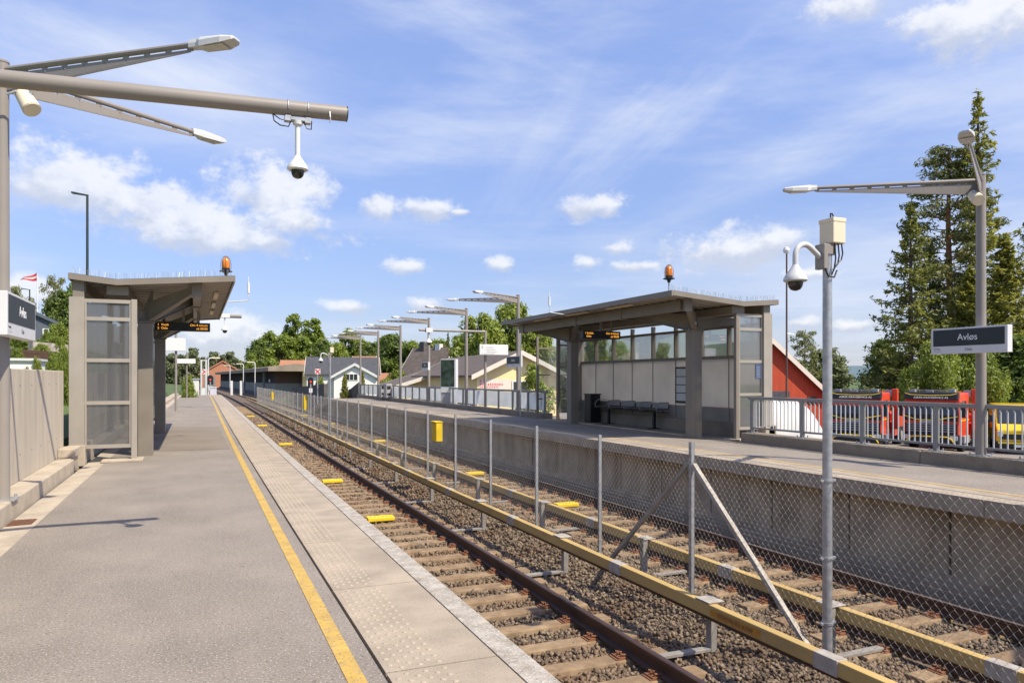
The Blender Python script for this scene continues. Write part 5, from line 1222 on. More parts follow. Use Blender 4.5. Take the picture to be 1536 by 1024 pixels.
part('number_plate', MB().box(-0.27, 0.27, -0.145, -0.136, 0.36, 0.48), MT['white'], t)
x, y = at(1532, 36); t.location = (x, y, -2.09); t.rotation_euler = (0, 0, math.radians(-52))

# ------------------------------------------------------------------ behind the concrete wall, left
def tall_lamp(px, Z, ytop, label):
    x, y = at(px, Z); zb = gz(x, y); z = hz(ytop, Z); t = thing('street_lamp', label, 'lamp post', (x, y, zb), group='dark street lamps')
    part('pole', MB().cyl((x, y, zb - 0.2), (x, y, zb + 1.2), 0.075, n=12).cyl((x, y, zb + 1.2), (x, y, z), 0.058, 0.045, 12), MT['darkgreen'], t, smooth=True)
    part('lamp_head', MB().bar((x, y, z - 0.03), (x - 0.55, y + 0.1, z + 0.05), 0.12, 0.05, 0.22, 0.06), MT['darkgreen'], t)
tall_lamp(131, 30, 292, 'slender dark green street lamp rising behind the near shelter roof')
tall_lamp(44.5, 58, 434, 'small dark street lamp in front of the flagpole')
x, y = at(56, 72); zb = gz(x, y); t = thing('flagpole', 'white flagpole with a red pennant behind the blue-grey house', 'flagpole', (x, y, zb)); part('pole', MB().cyl((x, y, zb), (x, y, hz(411, 72)), 0.07, 0.04, 10), MT['white'], t)
q = MB(); n = 14
for i in range(n + 1):
    f = i / n; w = 0.36 * (1 - f) + 0.03; zc = hz(415, 72) - 0.36 * f - 0.05 * math.sin(f * 6)
    for dd in (-0.004, 0.004): q.v += [(x - 0.05 - 1.35 * f, y + 0.12 * math.sin(f * 7) + dd, zc + w), (x - 0.05 - 1.35 * f, y + 0.12 * math.sin(f * 7) + dd, zc - w)]
for i in range(n): k = i * 4; q.f += [(k, k + 1, k + 5, k + 4), (k + 2, k + 6, k + 7, k + 3), (k, k + 4, k + 6, k + 2), (k + 1, k + 3, k + 7, k + 5)]
fl = part('pennant', q, MT['flagred'], t)
q = MB()
for i in range(n):
    for f0, f1 in ((i / n, (i + 1) / n),):
        pts = []
        for f, s_ in ((f0, 1), (f0, -1), (f1, -1), (f1, 1)):
            w = (0.36 * (1 - f) + 0.03) * 0.28; pts.append((x - 0.05 - 1.35 * f, y + 0.12 * math.sin(f * 7) - 0.014, hz(415, 72) - 0.36 * f - 0.05 * math.sin(f * 6) + s_ * w))
        q.prism(pts, (0, 0.004, 0))
part('stripe', q, MT['white'], fl)
t = thing('blue_grey_house', 'blue-grey boarded house with white windows behind the concrete wall', 'house', (0, 0, 0))
gable_block(t, I4, 5.6, 6.0, 3.6, 5.0, 'bluegrey', 'slate', 0.35, 0.25, 0.15, 'bluegrey')
window(t, I4, 2.1, -3.0, 2.0, 0.85, 1.0, 2); window(t, I4, 2.1, -3.0, 0.5, 0.85, 0.9, 2); window(t, I4, -0.9, -3.0, 2.0, 0.9, 1.1, 2)
x, y = at(26, 70); t.location = (x, y + 2, 3.2); t.rotation_euler = (0, 0, view_rz(26))
x, y = at(40, 24); t = thing('garden_shed', 'low white shed roof just above the concrete wall', 'shed', (x, y, 0.6)); part('wall', MB().box(x - 0.62, x + 0.25, y, y + 1.6, 0.4, 2.16), MT['white_wall'], t); part('roof', MB().box(x - 0.7, x + 0.32, y - 0.08, y + 1.7, 2.16, 2.24), MT['white'], t)
xa, ya = at(14, 38); xb, yb = at(104, 44); t = thing('garden_fence', 'rust-brown garden fence on the slope behind the concrete wall', 'fence', (xa, ya, 2.5))
q = MB(); n = 40
for i in range(n):
    f = i / n; q.bar((xa + (xb - xa) * f, ya + (yb - ya) * f, 2.5), (xa + (xb - xa) * f, ya + (yb - ya) * f, 3.1), 0.09, 0.02)
part('palings', q, MT['fence_red'], t); part('rail', MB().bar((xa, ya + 0.04, 2.75), (xb, yb + 0.04, 2.75), 0.04, 0.09).bar((xa, ya + 0.04, 2.98), (xb, yb + 0.04, 2.98), 0.04, 0.09), MT['fence_red'], t)
xa, ya = at(45, 46); xb, yb = at(98, 48)
tag(part('stone_wall', MB().bar((xa, ya, 3.2), (xb, yb, 3.1), 0.5, 1.3), MT['stonewall'], None), 'grey rubble garden wall below the blue-grey house', 'wall')
# ------------------------------------------------------------------ trees
def leaf_mesh(name, P, size, asp, rg, N=None, tilt=1.0):
    """small bent leaf clumps: one quad per point, facing around N"""
    n = len(P)
    if N is None: N = rg.normal(size=(n, 3))
    N = N + tilt * rg.normal(size=(n, 3)) * 0.6; N /= np.linalg.norm(N, axis=1)[:, None] + 1e-9
    A = np.cross(N, rg.normal(size=(n, 3))); A /= np.linalg.norm(A, axis=1)[:, None] + 1e-9
    B = np.cross(N, A)
    s = size * rg.uniform(0.55, 1.35, (n, 1)); a = A * s; b = B * s * asp
    V = np.stack([P - a * 0.9, P - b * 0.55 - a * 0.1, P + a, P + b * 0.55 + a * 0.1], 1).reshape(-1, 3)
    return raw_mesh(name, V, np.arange(n * 4), 4)

def finish_tree(name, label, trunk_mb, trunk_m, crown, crown_m):
    t = thing(name, label, 'tree', (0, 0, 0))
    part('trunk', trunk_mb, MT[trunk_m], t, smooth=True)
    link('crown', crown, MT[crown_m], t)
    return t

def broadleaf(seed, H, R, nl, size, m, name='deciduous_tree', clumps=34, lean=0.0, tall=1.0, low=0.14):
    clumps = int(clumps * 1.7); nl = int(nl * 1.5)
    rg = np.random.default_rng(seed); r = random.Random(seed)
    q = MB().tube([(0, 0, -0.5), (0.05, 0, H * 0.2), (0.1 + lean, 0.05, H * 0.5), (lean * 1.5, 0, H * 0.8)], 0.028 * H, 8, 0.006 * H)
    Cn = []
    for i in range(clumps):
        a = r.uniform(0, 2 * PI); zz = low + (1 - low) * (i + 0.5) / clumps
        env = math.sin(PI * min(1, max(0.0, (zz - low + 0.10) / (1.06 - low + 0.10)) ** (0.85 * tall))) ** 0.65
        rad = R * env * r.uniform(0.15, 0.84) ** 0.8; c = (rad * math.cos(a) + lean * zz, rad * math.sin(a), H * (zz - 0.05))
        cr = R * r.uniform(0.20, 0.38) * (0.6 + 0.5 * env); Cn.append((c, cr))
        if i % 2 == 0: q.tube([(0.05, 0, H * (low * 0.8 + 0.55 * (zz - low))), (c[0] * 0.5, c[1] * 0.5, c[2] - 0.10 * H * 0.4), (c[0] * 0.95, c[1] * 0.95, c[2])], 0.009 * H, 5, 0.002 * H)
    vol = np.array([c[1] ** 2 for c in Cn]); idx = rg.choice(clumps, nl, p=vol / vol.sum())
    D = rg.normal(size=(nl, 3)); D /= np.linalg.norm(D, axis=1)[:, None]
    rr = rg.uniform(0, 1, nl) ** 0.42 * (1 + 0.16 * rg.normal(size=nl).clip(-1, 2))
    ce = np.array([c[0] for c in Cn])[idx]; cr = np.array([c[1] for c in Cn])[idx]
    P = ce + D * (rr * cr)[:, None] * np.array([1.0, 1.0, 0.78])
    return finish_tree(name, 'tree', q, 'bark', leaf_mesh('crown', P, size, 0.9, rg, D + np.array([0, 0, 0.6])), m)

def spruce(seed, H, R, m, dens=1.0, gap=0.0, size=0.26, low=0.06):
    rg = np.random.default_rng(seed); r = random.Random(seed)
    q = MB().tube([(0, 0, -0.5), (0, 0, H * 0.5), (0, 0, H)], 0.016 * H, 8, 0.002 * H); P = []; Nn = []
    z = low * H; k = 0
    while z < H * 0.985:
        f = z / H; Lb = R * (1 - f) ** 0.80 * (1.0 if f > 0.25 else 0.82 + 0.7 * f) + 0.02 * H * (1 - f) + 0.12
        nb = 5 if f < 0.8 else 4
        for b in range(nb):
            if r.random() < gap: continue
            a = k * 1.1 + 2 * PI * b / nb + r.uniform(-0.35, 0.35); L = Lb * r.uniform(0.5, 1.25); dr = -0.38 + 0.75 * f + r.uniform(-0.12, 0.12)
            ca, sa = math.cos(a), math.sin(a); tip = 0.16 * L
            q.tube([(0, 0, z), (ca * L * 0.6, sa * L * 0.6, z + dr * L * 0.6), (ca * L, sa * L, z + dr * L * 0.85 + tip * 0.3)], 0.0025 * H * (1 - f) + 0.012, 4, 0.008)
            n = max(6, int(dens * 62 * (L / R + 0.18)))
            u = rg.uniform(0.10, 1.0, n) ** 0.75; wv = rg.normal(0, 0.17, n) * L * (1.12 - u) * 1.25
            zz = z + dr * L * u * 0.95 + tip * u ** 3 - np.abs(rg.normal(0, 0.085, n)) * R * (0.4 + 0.6 * (1 - f)) - 0.03
            P.append(np.stack([ca * L * u - sa * wv, sa * L * u + ca * wv, zz], 1)); Nn.append(np.tile([ca * 0.3, sa * 0.3, 0.9], (n, 1)))
        z += H * (0.013 + 0.011 * (1 - f)) * r.uniform(0.8, 1.25); k += 1
    n = int(40 * dens); P.append(np.stack([rg.normal(0, 0.10, n), rg.normal(0, 0.10, n), H * (0.96 + 0.05 * rg.uniform(0, 1, n))], 1)); Nn.append(np.tile([0, 0, 1.0], (n, 1)))
    P = np.vstack(P); Nn = np.vstack(Nn)
    return finish_tree('spruce_tree', 'tree', q, 'bark', leaf_mesh('crown', P, size, 0.55, rg, Nn, 1.0), m)

def pine(seed, H, R, m, nl=7200, size=0.26, low=0.42, clumps=46):
    rg = np.random.default_rng(seed); r = random.Random(seed)
    q = MB().tube([(0, 0, -0.5), (0.12, 0, H * 0.35), (-0.08, 0.05, H * 0.7), (0, 0, H * 0.97)], 0.016 * H, 9, 0.004 * H)
    P = []; D0 = []
    for i in range(clumps):
        f = low + (0.98 - low) * (i + 0.5) / clumps; a = i * 2.4 + r.uniform(-0.5, 0.5)
        env = min(1.0, (1.02 - f) / 0.30) ** 0.7 * (0.55 + 0.45 * min(1, (f - low) / 0.12)); L = R * env * r.uniform(0.35, 1.05)
        c = np.array([L * math.cos(a), L * math.sin(a), f * H + 0.10 * L]); q.tube([(0, 0, f * H - 0.12 * L), (c[0] * 0.5, c[1] * 0.5, c[2] - 0.10 * L), tuple(c)], 0.035 + 0.01 * L, 5, 0.012)
        n = int(nl / clumps); d = rg.normal(size=(n, 3)); d /= np.linalg.norm(d, axis=1)[:, None]; cr = R * r.uniform(0.20, 0.36)
        P.append(c + d * (rg.uniform(0, 1, n) ** 0.45 * cr)[:, None] * np.array([1.15, 1.15, 0.5])); D0.append(d + np.array([0, 0, 0.5]))
    return finish_tree('pine_tree', 'tree', q, 'pinebark', leaf_mesh('crown', np.vstack(P), size, 0.5, rg, np.vstack(D0)), m)

PR = {}
PR['mid'] = (broadleaf(1, 10, 4.0, 7000, 0.27, 'lf_mid'), 10, 4.0)
PR['mid2'] = (broadleaf(2, 10, 3.6, 6500, 0.27, 'lf_mid', clumps=28), 10, 3.6)
PR['dark'] = (broadleaf(3, 10, 4.0, 7000, 0.27, 'lf_dark', clumps=30), 10, 4.0)
PR['bright'] = (broadleaf(4, 10, 4.2, 8500, 0.25, 'lf_bright', clumps=42), 10, 4.2)
PR['tallb'] = (broadleaf(5, 10, 2.4, 4200, 0.24, 'lf_mid', clumps=26, tall=0.8), 10, 2.4)
PR['near'] = (broadleaf(6, 5, 2.6, 9000, 0.135, 'lf_bright', clumps=44, low=0.04), 5, 2.6)
PR['near_mid'] = (broadleaf(16, 5, 2.6, 9000, 0.135, 'lf_mid', clumps=40, low=0.04), 5, 2.6)
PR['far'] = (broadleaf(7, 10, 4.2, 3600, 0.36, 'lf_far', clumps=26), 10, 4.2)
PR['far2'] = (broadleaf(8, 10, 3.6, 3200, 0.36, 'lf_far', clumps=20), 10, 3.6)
PR['copper'] = (broadleaf(9, 10, 4.0, 3600, 0.3, 'lf_copper', clumps=24), 10, 4.0)
PR['spruce'] = (spruce(21, 26, 4.1, 'lf_spruce_l', 0.85, 0.28, 0.26), 26, 4.1)
PR['spruce_d'] = (spruce(22, 18, 4.0, 'lf_spruce', 0.95, 0.25, 0.25), 18, 4.0)
PR['spruce_full'] = (spruce(23, 20, 4.4, 'lf_spruce_l', 1.5, 0.05, 0.27), 20, 4.4)
PR['pine'] = (pine(31, 24, 3.6, 'lf_pine', 13000, 0.24, 0.32, 70), 24, 3.6)
PR['pine_far'] = (pine(32, 12, 3.4, 'lf_pine', 3600, 0.26, 0.30, 34), 12, 3.4)
PR['bush'] = (broadleaf(10, 2.0, 1.3, 4200, 0.085, 'lf_bright', 'shrub', 26, low=0.02), 2.0, 1.3)
PR['bush_d'] = (broadleaf(11, 2.0, 1.3, 4200, 0.085, 'lf_mid', 'shrub', 26, low=0.02), 2.0, 1.3)
PR['climber'] = (broadleaf(12, 3.2, 1.15, 1500, 0.095, 'lf_bright', 'shrub', 20, low=0.02), 3.2, 1.15)
PR['small_spruce'] = (spruce(24, 5, 1.3, 'lf_spruce_l', 1.2, 0.0, 0.13, 0.03), 5, 1.3)
used = set(); TREES = []
def tree(kind, px, top, hw, Z, label, zb=None, group=None):
    o, H, R = PR[kind]; x, y = at(px, Z); zb = gz(x, y) if zb is None else zb
    if kind not in used: used.add(kind); c = o
    else: c = dup(o)
    c.location = (x, y, zb - 0.05); c.rotation_euler = (0, 0, rnd.uniform(0, 6.28)); sz = (hz(top, Z) - zb) / H; sx = hw * Z / F / R; c.scale = (sx, sx, sz)
    c['label'] = label; c['category'] = 'shrub' if 'bush' in kind or kind == 'climber' else 'tree'
    if group: c['group'] = group
    TREES.append(c)
G1, G2, G3, G4 = 'conifers behind the trucks', 'trees beyond the tracks', 'trees behind the concrete wall', 'trees behind the houses'
# right: conifers and bushes behind the yard
tree('spruce', 1467, 138, 76, 68, 'tallest spruce with a thin pointed top behind the twin-arm lamp', None, G1)
tree('pine', 1424, 216, 64, 70, 'tall pine with a bare reddish trunk left of the tallest spruce', None, G1)
tree('spruce_d', 1366, 306, 76, 62, 'dark spruce standing leftmost of the conifers', None, G1)
tree('spruce_d', 1395, 375, 72, 72, 'dark spruce filling the gap below the reddish pine', None, G1)
tree('spruce_full', 1508, 352, 84, 60, 'dense yellow-green spruce right of the tallest one', None, G1)
tree('spruce_d', 1545, 312, 45, 74, 'dark spruce top cut by the right edge of the view', None, G1)
tree('spruce_full', 1455, 400, 74, 64, 'bushy spruce behind the large station sign', None, G1)
tree('dark', 1330, 505, 42, 66, 'dark leafy tree at the foot of the leftmost dark spruce', None, G1)
tree('dark', 1520, 500, 62, 54, 'dark leafy tree above the yellow van', None, G1)
tree('near', 1402, 512, 42, 50, 'bright leafy bush-like tree behind the right crane truck', None, G1)
tree('near_mid', 1448, 505, 45, 52, 'mid green leafy tree below the large station sign', None, G1)
tree('near', 1486, 548, 34, 42, 'bright yellow-green bush between the lamp post and the van', None, G1)
tree('near_mid', 1372, 548, 30, 52, 'low green bush between the two crane trucks', None, G1)
tree('near_mid', 1560, 560, 40, 46, 'low green bush at the right edge behind the van', None, G1)
tree('pine_far', 1207, 495, 27, 100, 'round-topped pine behind the red barn', None, G1)
tree('far', 1243, 519, 44, 105, 'grey-green leafy tree behind the galvanised mast', None, G1)
tree('far2', 1200, 540, 30, 98, 'smaller grey-green tree below the round-topped pine', None, G1)
# seen through the shelter windows
tree('mid', 838, 522, 26, 82, 'green tree right of the yellow house gable', None, G4)
tree('mid2', 893, 500, 34, 90, 'green tree behind the left shelter windows', None, G4)
tree('mid', 930, 512, 30, 96, 'green tree behind the middle shelter windows', None, G4)
tree('far2', 992, 512, 22, 100, 'grey-green tree behind the right shelter windows', None, G4)
# centre
tree('bright', 720, 468, 44, 86, 'large light green tree left of the boom pole', None, G4)
tree('bright', 764, 450, 50, 92, 'largest light green tree behind the yellow building', None, G4)
tree('bright', 802, 486, 38, 84, 'light green tree over the right slope of the yellow gable', None, G4)
tree('mid', 745, 500, 50, 98, 'green tree behind the ridge of the yellow building', None, G4)
tree('copper', 697, 524, 18, 100, 'copper-leaved tree beside the brown roof', None, G4)
tree('mid', 655, 508, 36, 120, 'green tree behind the brown-roofed house', None, G4)
tree('spruce_d', 672, 498, 13, 118, 'dark narrow spruce beside the copper tree', None, G4)
tree('dark', 590, 499, 38, 128, 'broad dark green tree left of the brown-roofed house', None, G4)
tree('mid2', 618, 510, 30, 125, 'mid green tree between the lamp arms and brown roof', None, G4)
tree('dark', 560, 512, 26, 135, 'dark green tree over the slate-roofed house', None, G4)
tree('mid', 522, 494, 32, 150, 'green tree behind the farthest twin-arm lamps', None, G4)
tree('bright', 505, 512, 22, 140, 'light green tree above the white chimney', None, G4)
tree('mid2', 541, 508, 28, 142, 'green tree behind the white gable ridge', None, G4)
tree('mid', 576, 504, 30, 136, 'tall green tree left of the brown-roofed house', None, G4)
tree('mid2', 636, 512, 28, 130, 'mid green tree right above the white chimney', None, G4)
tree('mid', 690, 502, 30, 108, 'green tree between copper tree and the light green trees', None, G4)
tree('bush', 598, 556, 26, 80, 'yellow-green bush right of the white slate-roofed house', None, 'bushes by the houses')
tree('bush', 578, 568, 16, 76, 'small yellow-green bush at the white house corner', None, 'bushes by the houses')
tree('climber', 806, 540, 34, 34, 'loose leafy climber growing through the panel railing', -1.2, 'bushes by the houses')
tree('bush_d', 792, 580, 18, 33.5, 'small leafy plant at the foot of the climber', -1.2, 'bushes by the houses')
tree('small_spruce', 517, 559, 9, 66, 'small young spruce before the white house', -1.3, 'bushes by the houses')
tree('small_spruce', 544, 556, 7, 72, 'slim green conifer beside the white gable', -1.6, 'bushes by the houses')
tree('bush', 480, 566, 11, 95, 'small green bush at the canopy end wall', None, 'bushes by the houses')
# big group over the canopy
tree('dark', 388, 508, 26, 165, 'dark green tree leftmost above the canopy roof', None, G2)
tree('mid', 405, 497, 28, 172, 'rounded green tree above the canopy middle', None, G2)
tree('tallb', 440, 466, 22, 180, 'tall narrow birch-like tree above the canopy', None, G2)
tree('tallb', 470, 474, 26, 176, 'second tall tree right of the birch-like one', None, G2)
tree('mid2', 425, 500, 30, 160, 'green tree below the birch-like tree', None, G2)
tree('mid', 455, 505, 32, 162, 'broad green tree behind the orange roof', None, G2)
tree('dark', 488, 508, 24, 158, 'dark tree right of the orange roof', None, G2)
tree('mid2', 378, 530, 16, 158, 'low green tree at the far canopy end', None, G2)
# far left centre
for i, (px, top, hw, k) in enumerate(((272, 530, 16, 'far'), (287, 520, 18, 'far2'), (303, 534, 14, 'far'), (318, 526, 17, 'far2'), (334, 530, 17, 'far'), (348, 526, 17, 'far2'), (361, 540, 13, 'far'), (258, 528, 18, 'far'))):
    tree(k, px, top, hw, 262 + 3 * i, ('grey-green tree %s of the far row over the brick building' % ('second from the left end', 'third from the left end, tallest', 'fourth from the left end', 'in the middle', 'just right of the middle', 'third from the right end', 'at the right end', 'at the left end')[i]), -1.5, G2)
tree('near', 283, 562, 12, 62, 'bright bush at the end of the near platform', -1.4, G2)
# left, behind the concrete wall
tree('pine_far', 82, 413, 22, 82, 'spreading pine right of the flagpole', None, G3)
tree('dark', 96, 434, 34, 74, 'large dark leafy tree behind the shelter corner', None, G3)
tree('pine_far', 22, 428, 22, 100, 'pine at the left edge behind the sign', None, G3)
tree('pine_far', 44, 446, 18, 96, 'smaller pine behind the dark street lamp', None, G3)
tree('dark', 112, 420, 22, 80, 'dark tree just over the near shelter roof corner', None, G3)
tree('near', 88, 482, 20, 60, 'light green bush right of the blue-grey house', None, G3)
tree('near_mid', 72, 498, 22, 52, 'green hedge bush below the blue-grey house', None, G3)
tree('bush', 92, 506, 12, 40, 'yellow-green bush by the rubble garden wall', None, G3)
tree('bush_d', 78, 526, 13, 26, 'leafy bush over the concrete wall top', None, G3)
tree('bush_d', 95, 522, 12, 24, 'leafy bush beside the shelter corner column', None, G3)
tree('bush', 55, 535, 9, 24, 'small light bush in front of the white shed', None, G3)
tree('bush_d', 24, 520, 10, 36, 'low shrub by the rust-brown fence', None, G3)
tree('bush', 108, 528, 12, 26, 'yellow-green shrub behind the shelter glass', None, G3)
tree('bush_d', 40, 548, 8, 23, 'dark little bush close behind the concrete wall', None, G3)
tree('near_mid', 34, 500, 20, 48, 'green tree by the garden fence under the station sign', None, G3)
tree('bush', 84, 540, 8, 22, 'low bright shrub just over the concrete wall', None, G3)
tree('near', 62, 514, 14, 44, 'yellow-green shrub at the blue-grey house corner', None, G3)
tree('near_mid', 150, 500, 26, 40, 'green bush behind the near shelter wall', None, G3)
for k, (o, H, R) in PR.items():
    if k not in used:
        for ch in list(o.children): bpy.data.objects.remove(ch)
        bpy.data.objects.remove(o)
# far woods: one mass low on the horizon
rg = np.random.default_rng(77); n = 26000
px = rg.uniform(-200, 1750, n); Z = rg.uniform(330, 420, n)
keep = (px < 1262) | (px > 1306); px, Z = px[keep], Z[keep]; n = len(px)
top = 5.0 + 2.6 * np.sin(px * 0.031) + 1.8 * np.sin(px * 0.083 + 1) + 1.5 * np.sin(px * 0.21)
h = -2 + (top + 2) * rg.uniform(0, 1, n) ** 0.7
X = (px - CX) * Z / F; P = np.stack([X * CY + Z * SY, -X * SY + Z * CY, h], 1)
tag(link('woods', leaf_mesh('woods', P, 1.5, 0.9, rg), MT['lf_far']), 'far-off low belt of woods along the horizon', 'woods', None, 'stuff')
# weeds along the kerbs and ballast edge
# ------------------------------------------------------------------ sky, sun, camera
W = bpy.data.worlds.new('World'); SC.world = W; W.use_nodes = True
nt = W.node_tree; N = nt.nodes; L = nt.links; N.clear()
sun_dir = Vector((0.42, -0.66, 1.0)).normalized()
out = N.new('ShaderNodeOutputWorld'); bg = N.new('ShaderNodeBackground'); L.new(bg.outputs[0], out.inputs['Surface'])
sky = N.new('ShaderNodeTexSky'); sky.sky_type = 'NISHITA'; sky.sun_disc = False
sky.sun_elevation = math.asin(sun_dir.z); sky.sun_rotation = math.atan2(sun_dir.x, sun_dir.y)
sky.air_density = 1.0; sky.dust_density = 0.6; sky.ozone_density = 2.2; sky.altitude = 50
bg.inputs['Strength'].default_value = 0.15
tc = N.new('ShaderNodeTexCoord'); sp = N.new('ShaderNodeSeparateXYZ'); L.new(tc.outputs['Generated'], sp.inputs[0])
def mth(op, a, b=None, c=None, clamp=False):
    m = N.new('ShaderNodeMath'); m.operation = op; m.use_clamp = clamp
    for i, v in enumerate((a, b, c)):
        if v is None: continue
        if isinstance(v, (int, float)): m.inputs[i].default_value = v
        else: L.new(v, m.inputs[i])
    return m.outputs[0]
def ss(v, a, b):
    r = N.new('ShaderNodeMapRange'); r.interpolation_type = 'SMOOTHSTEP'; L.new(v, r.inputs['Value']); r.inputs['From Min'].default_value = a; r.inputs['From Max'].default_value = b; return r.outputs['Result']
az = mth('ARCTAN2', sp.outputs[0], sp.outputs[1]); el = mth('ARCSINE', sp.outputs[2])
cb = N.new('ShaderNodeCombineXYZ'); L.new(az, cb.inputs[0]); L.new(el, cb.inputs[1])
def wn(scale, det, rgh, sx=1, sy=1, rot=0.0, off=0.0, src=None):
    mp = N.new('ShaderNodeMapping'); L.new(src or cb.outputs[0], mp.inputs['Vector']); mp.inputs['Scale'].default_value = (sx, sy, 1); mp.inputs['Rotation'].default_value = (0, 0, rot); mp.inputs['Location'].default_value = (off, off * 0.7, 0)
    n_ = N.new('ShaderNodeTexNoise'); n_.inputs['Scale'].default_value = scale; n_.inputs['Detail'].default_value = det; n_.inputs['Roughness'].default_value = rgh; L.new(mp.outputs[0], n_.inputs['Vector']); return n_.outputs['Fac']
def azel(px, py):
    d = Vector((SY, CY, 0)) + Vector((CY, -SY, 0)) * ((px - CX) / F) + Vector((0, 0, 1)) * ((HY - py) / F); d.normalize()
    return math.atan2(d.x, d.y), math.asin(d.z)
CL = [(120, 275, 130, 52, 1), (205, 300, 90, 40, 1), (410, 290, 84, 52, 1), (300, 335, 170, 36, 1), (320, 358, 150, 24, 1), (640, 313, 48, 17, 1), (566, 310, 30, 22, .7), (890, 308, 48, 20, 1), (1110, 372, 98, 30, 1), (1170, 358, 55, 22, .9), (1480, 30, 120, 50, 1), (1270, 8, 60, 30, .9), (746, 397, 24, 13, .9), (610, 400, 34, 13, .7), (516, 460, 38, 12, .9),
      (925, 373, 30, 12, .8), (886, 393, 24, 12, .8), (945, 400, 38, 10, .7), (1205, 485, 26, 11, .9), (1285, 488, 36, 11, .9), (330, 500, 85, 34, 1), (45, 440, 50, 26, 1), (1215, 410, 45, 12, .7), (640, 455, 30, 14, .8), (440, 330, 60, 40, .8), (690, 318, 22, 6, .7), (1400, 30, 60, 30, .8)]
dens = None; ws = None; wy = None
wob = wn(34, 5, 0.6)
for px, py, hw, hh, k in CL:
    a0, e0 = azel(px, py); a1, _ = azel(px + hw, py); _, e1 = azel(px, py - hh)
    ia, ie = 1 / abs(a1 - a0), 1 / abs(e1 - e0)
    v = N.new('ShaderNodeVectorMath'); v.operation = 'MULTIPLY_ADD'; L.new(cb.outputs[0], v.inputs[0]); v.inputs[1].default_value = (ia, ie, 0); v.inputs[2].default_value = (-a0 * ia, -e0 * ie, 0)
    ln = N.new('ShaderNodeVectorMath'); ln.operation = 'LENGTH'; L.new(v.outputs[0], ln.inputs[0])
    d = mth('MULTIPLY_ADD', ln.outputs['Value'], -1.0 , 0.55 + 0.45 * k)
    dens = d if dens is None else mth('MAXIMUM', dens, d)
    sy = N.new('ShaderNodeSeparateXYZ'); L.new(v.outputs[0], sy.inputs[0]); wt = mth('MAXIMUM', mth('ADD', d, 0.35), 0.0); wt = mth('MULTIPLY', wt, wt)
    ws = wt if ws is None else mth('ADD', ws, wt); wy = mth('MULTIPLY', wt, sy.outputs[1]) if wy is None else mth('MULTIPLY_ADD', wt, sy.outputs[1], wy)
nz = mth('ADD', mth('MULTIPLY', mth('SUBTRACT', wn(24, 10, 0.66, 1, 1.3), 0.5), 2.9), mth('MULTIPLY', mth('SUBTRACT', wn(9, 5, 0.6), 0.5), 0.9))
cum = mth('ADD', dens, nz)
alpha = ss(cum, -0.32, 0.58)
vert = mth('DIVIDE', wy, mth('ADD', ws, 0.01)); core = ss(mth('ADD', mth('ADD', vert, mth('MULTIPLY', mth('SUBTRACT', wn(30, 7, 0.6, 1, 1.3, 0, 0.35), 0.5), 2.2)), mth('MULTIPLY', cum, 0.25)), -0.55, 0.45)
# high thin cirrus in streaks
c1 = ss(mth('ADD', wn(2.2, 7, 0.62, 0.8, 3.4, 0.75, 3.1), mth('MULTIPLY', wn(1.1, 3, 0.5, 1, 2, 0.6, 8.0), 0.55)), 0.70, 1.02)
c2 = ss(wn(3.0, 8, 0.65, 0.5, 4.5, -0.12, 5.5), 0.46, 0.78)
lowel = ss(el, 0.62, 0.05)
a0, e0 = azel(300, 130); v = N.new('ShaderNodeVectorMath'); v.operation = 'MULTIPLY_ADD'; L.new(cb.outputs[0], v.inputs[0]); v.inputs[1].default_value = (3.3, 9, 0); v.inputs[2].default_value = (-a0 * 3.3, -e0 * 9, 0)
ln = N.new('ShaderNodeVectorMath'); ln.operation = 'LENGTH'; L.new(v.outputs[0], ln.inputs[0])
veil = ss(mth('ADD', mth('SUBTRACT', 1.0, ln.outputs['Value']), mth('MULTIPLY', mth('SUBTRACT', wn(5, 7, 0.6, 0.6, 1.8, 0.35), 0.5), 1.8)), 0.0, 1.0)
cir = mth('ADD', mth('MULTIPLY', c1, 0.62), mth('MULTIPLY', mth('MULTIPLY', c2, lowel), 0.5)); cir = mth('ADD', cir, mth('MULTIPLY', veil, 0.5), clamp=True)
def streak(px, py, ln_, wd, ang, off):
    a0, e0 = azel(px, py); ca, sa = math.cos(ang), math.sin(ang)
    u = mth('MULTIPLY_ADD', az, ca, mth('MULTIPLY_ADD', el, sa, -a0 * ca - e0 * sa)); w = mth('MULTIPLY_ADD', el, ca, mth('MULTIPLY_ADD', az, -sa, -e0 * ca + a0 * sa))
    c_ = N.new('ShaderNodeCombineXYZ'); L.new(u, c_.inputs[0]); L.new(w, c_.inputs[1])
    v_ = N.new('ShaderNodeVectorMath'); v_.operation = 'MULTIPLY'; L.new(c_.outputs[0], v_.inputs[0]); v_.inputs[1].default_value = (1 / ln_, 1 / wd, 0)
    l_ = N.new('ShaderNodeVectorMath'); l_.operation = 'LENGTH'; L.new(v_.outputs[0], l_.inputs[0])
    fine = wn(7, 9, 0.68, 0.45, 2.2, 0, off, c_.outputs[0])
    return ss(mth('ADD', mth('SUBTRACT', 0.85, l_.outputs['Value']), mth('MULTIPLY', mth('SUBTRACT', fine, 0.5), 2.6)), 0.0, 1.25)
for args, amp in (((960, 190, 0.30, 0.075, 0.62, 1.0), 0.42), ((790, 230, 0.16, 0.05, 1.0, 4.0), 0.22), ((720, 60, 0.34, 0.07, -0.25, 2.0), 0.34), ((1180, 250, 0.30, 0.05, 0.35, 6.0), 0.28), ((250, 120, 0.36, 0.06, -0.20, 9.0), 0.5)):
    cir = mth('ADD', cir, mth('MULTIPLY', streak(*args), amp), clamp=True)
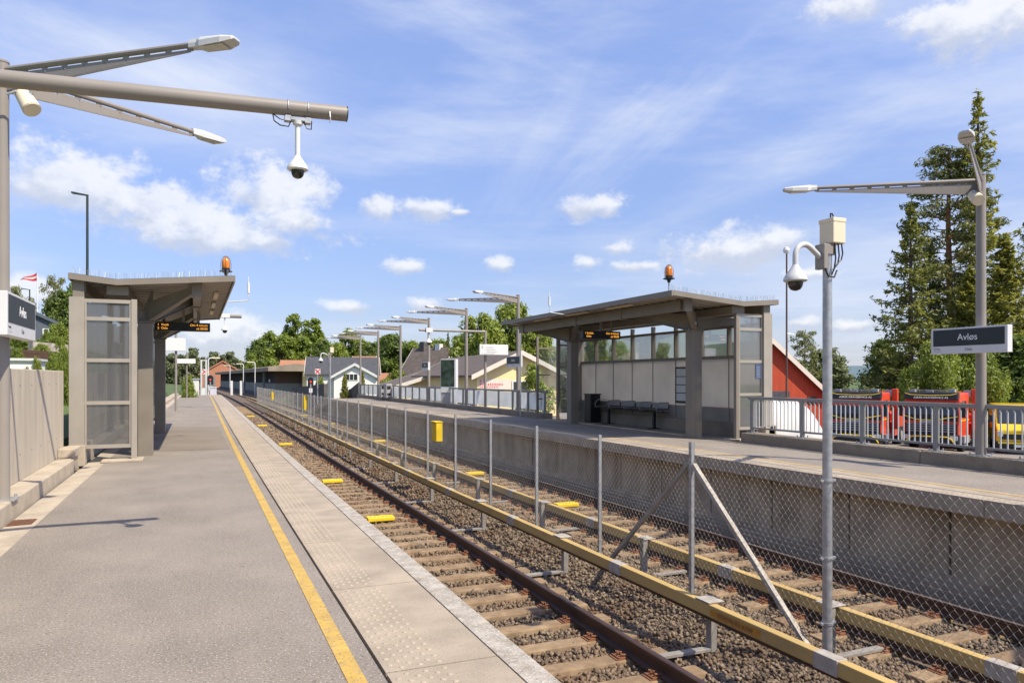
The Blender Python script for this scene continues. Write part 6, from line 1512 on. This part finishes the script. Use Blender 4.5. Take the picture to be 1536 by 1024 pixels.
def wmix(f, a, b):
    m = N.new('ShaderNodeMix'); m.data_type = 'RGBA'; L.new(f, m.inputs[0])
    for v_, i in ((a, 6), (b, 7)):
        if isinstance(v_, tuple): m.inputs[i].default_value = (*v_, 1)
        else: L.new(v_, m.inputs[i])
    return m.outputs[2]
hs = N.new('ShaderNodeMix'); hs.data_type = 'RGBA'; hs.blend_type = 'MULTIPLY'; hs.inputs[0].default_value = 1.0; L.new(sky.outputs[0], hs.inputs[6]); hs.inputs[7].default_value = (SKY_TINT[0], SKY_TINT[1], SKY_TINT[2], 1)
dim = N.new('ShaderNodeMix'); dim.data_type = 'RGBA'; dim.blend_type = 'MULTIPLY'; dim.inputs[0].default_value = 1.0; L.new(hs.outputs[2], dim.inputs[6])
dr = wmix(ss(el, 0.0, 0.55), (0.44, 0.44, 0.56), (0.93, 0.87, 1.02)); L.new(dr, dim.inputs[7])
cir = mth('ADD', mth('MULTIPLY', cir, 0.85), 0.07); base = wmix(cir, dim.outputs[2], CIRRUS)
cloudc = wmix(core, CLOUD_LO, CLOUD_HI)
shade = ss(wn(14, 6, 0.6, 1, 1.6, 0, 2.2), 0.35, 0.65)
cloudc = wmix(mth('MULTIPLY', shade, 0.2), cloudc, CLOUD_LO)
final = wmix(mth('MULTIPLY', alpha, 0.80), base, cloudc)
L.new(final, bg.inputs['Color'])

sl = bpy.data.lights.new('sun', 'SUN'); sl.energy = 4.0; sl.angle = math.radians(0.53); sl.color = (1.0, 0.905, 0.735)
so = bpy.data.objects.new('sun', sl); C.objects.link(so); so.rotation_euler = (-sun_dir).to_track_quat('-Z', 'Y').to_euler(); so.location = (0, 0, 60)

cam = bpy.data.cameras.new('camera'); co = bpy.data.objects.new('camera', cam); C.objects.link(co)
co.location = (0, 0, EYE); co.rotation_euler = (PI / 2, 0, -YAW)
cam.sensor_width = 36; cam.lens = 36 * F / 1536; cam.shift_y = (HY - 512) / 1536; cam.clip_start = 0.1; cam.clip_end = 6000
SC.camera = co
SC.view_settings.view_transform = 'Standard'; SC.view_settings.look = 'None'; SC.view_settings.exposure = EXPO; SC.view_settings.gamma = 1.0
SC.cycles.use_denoising = True
SC.cycles.max_bounces = 6; SC.cycles.transparent_max_bounces = 16
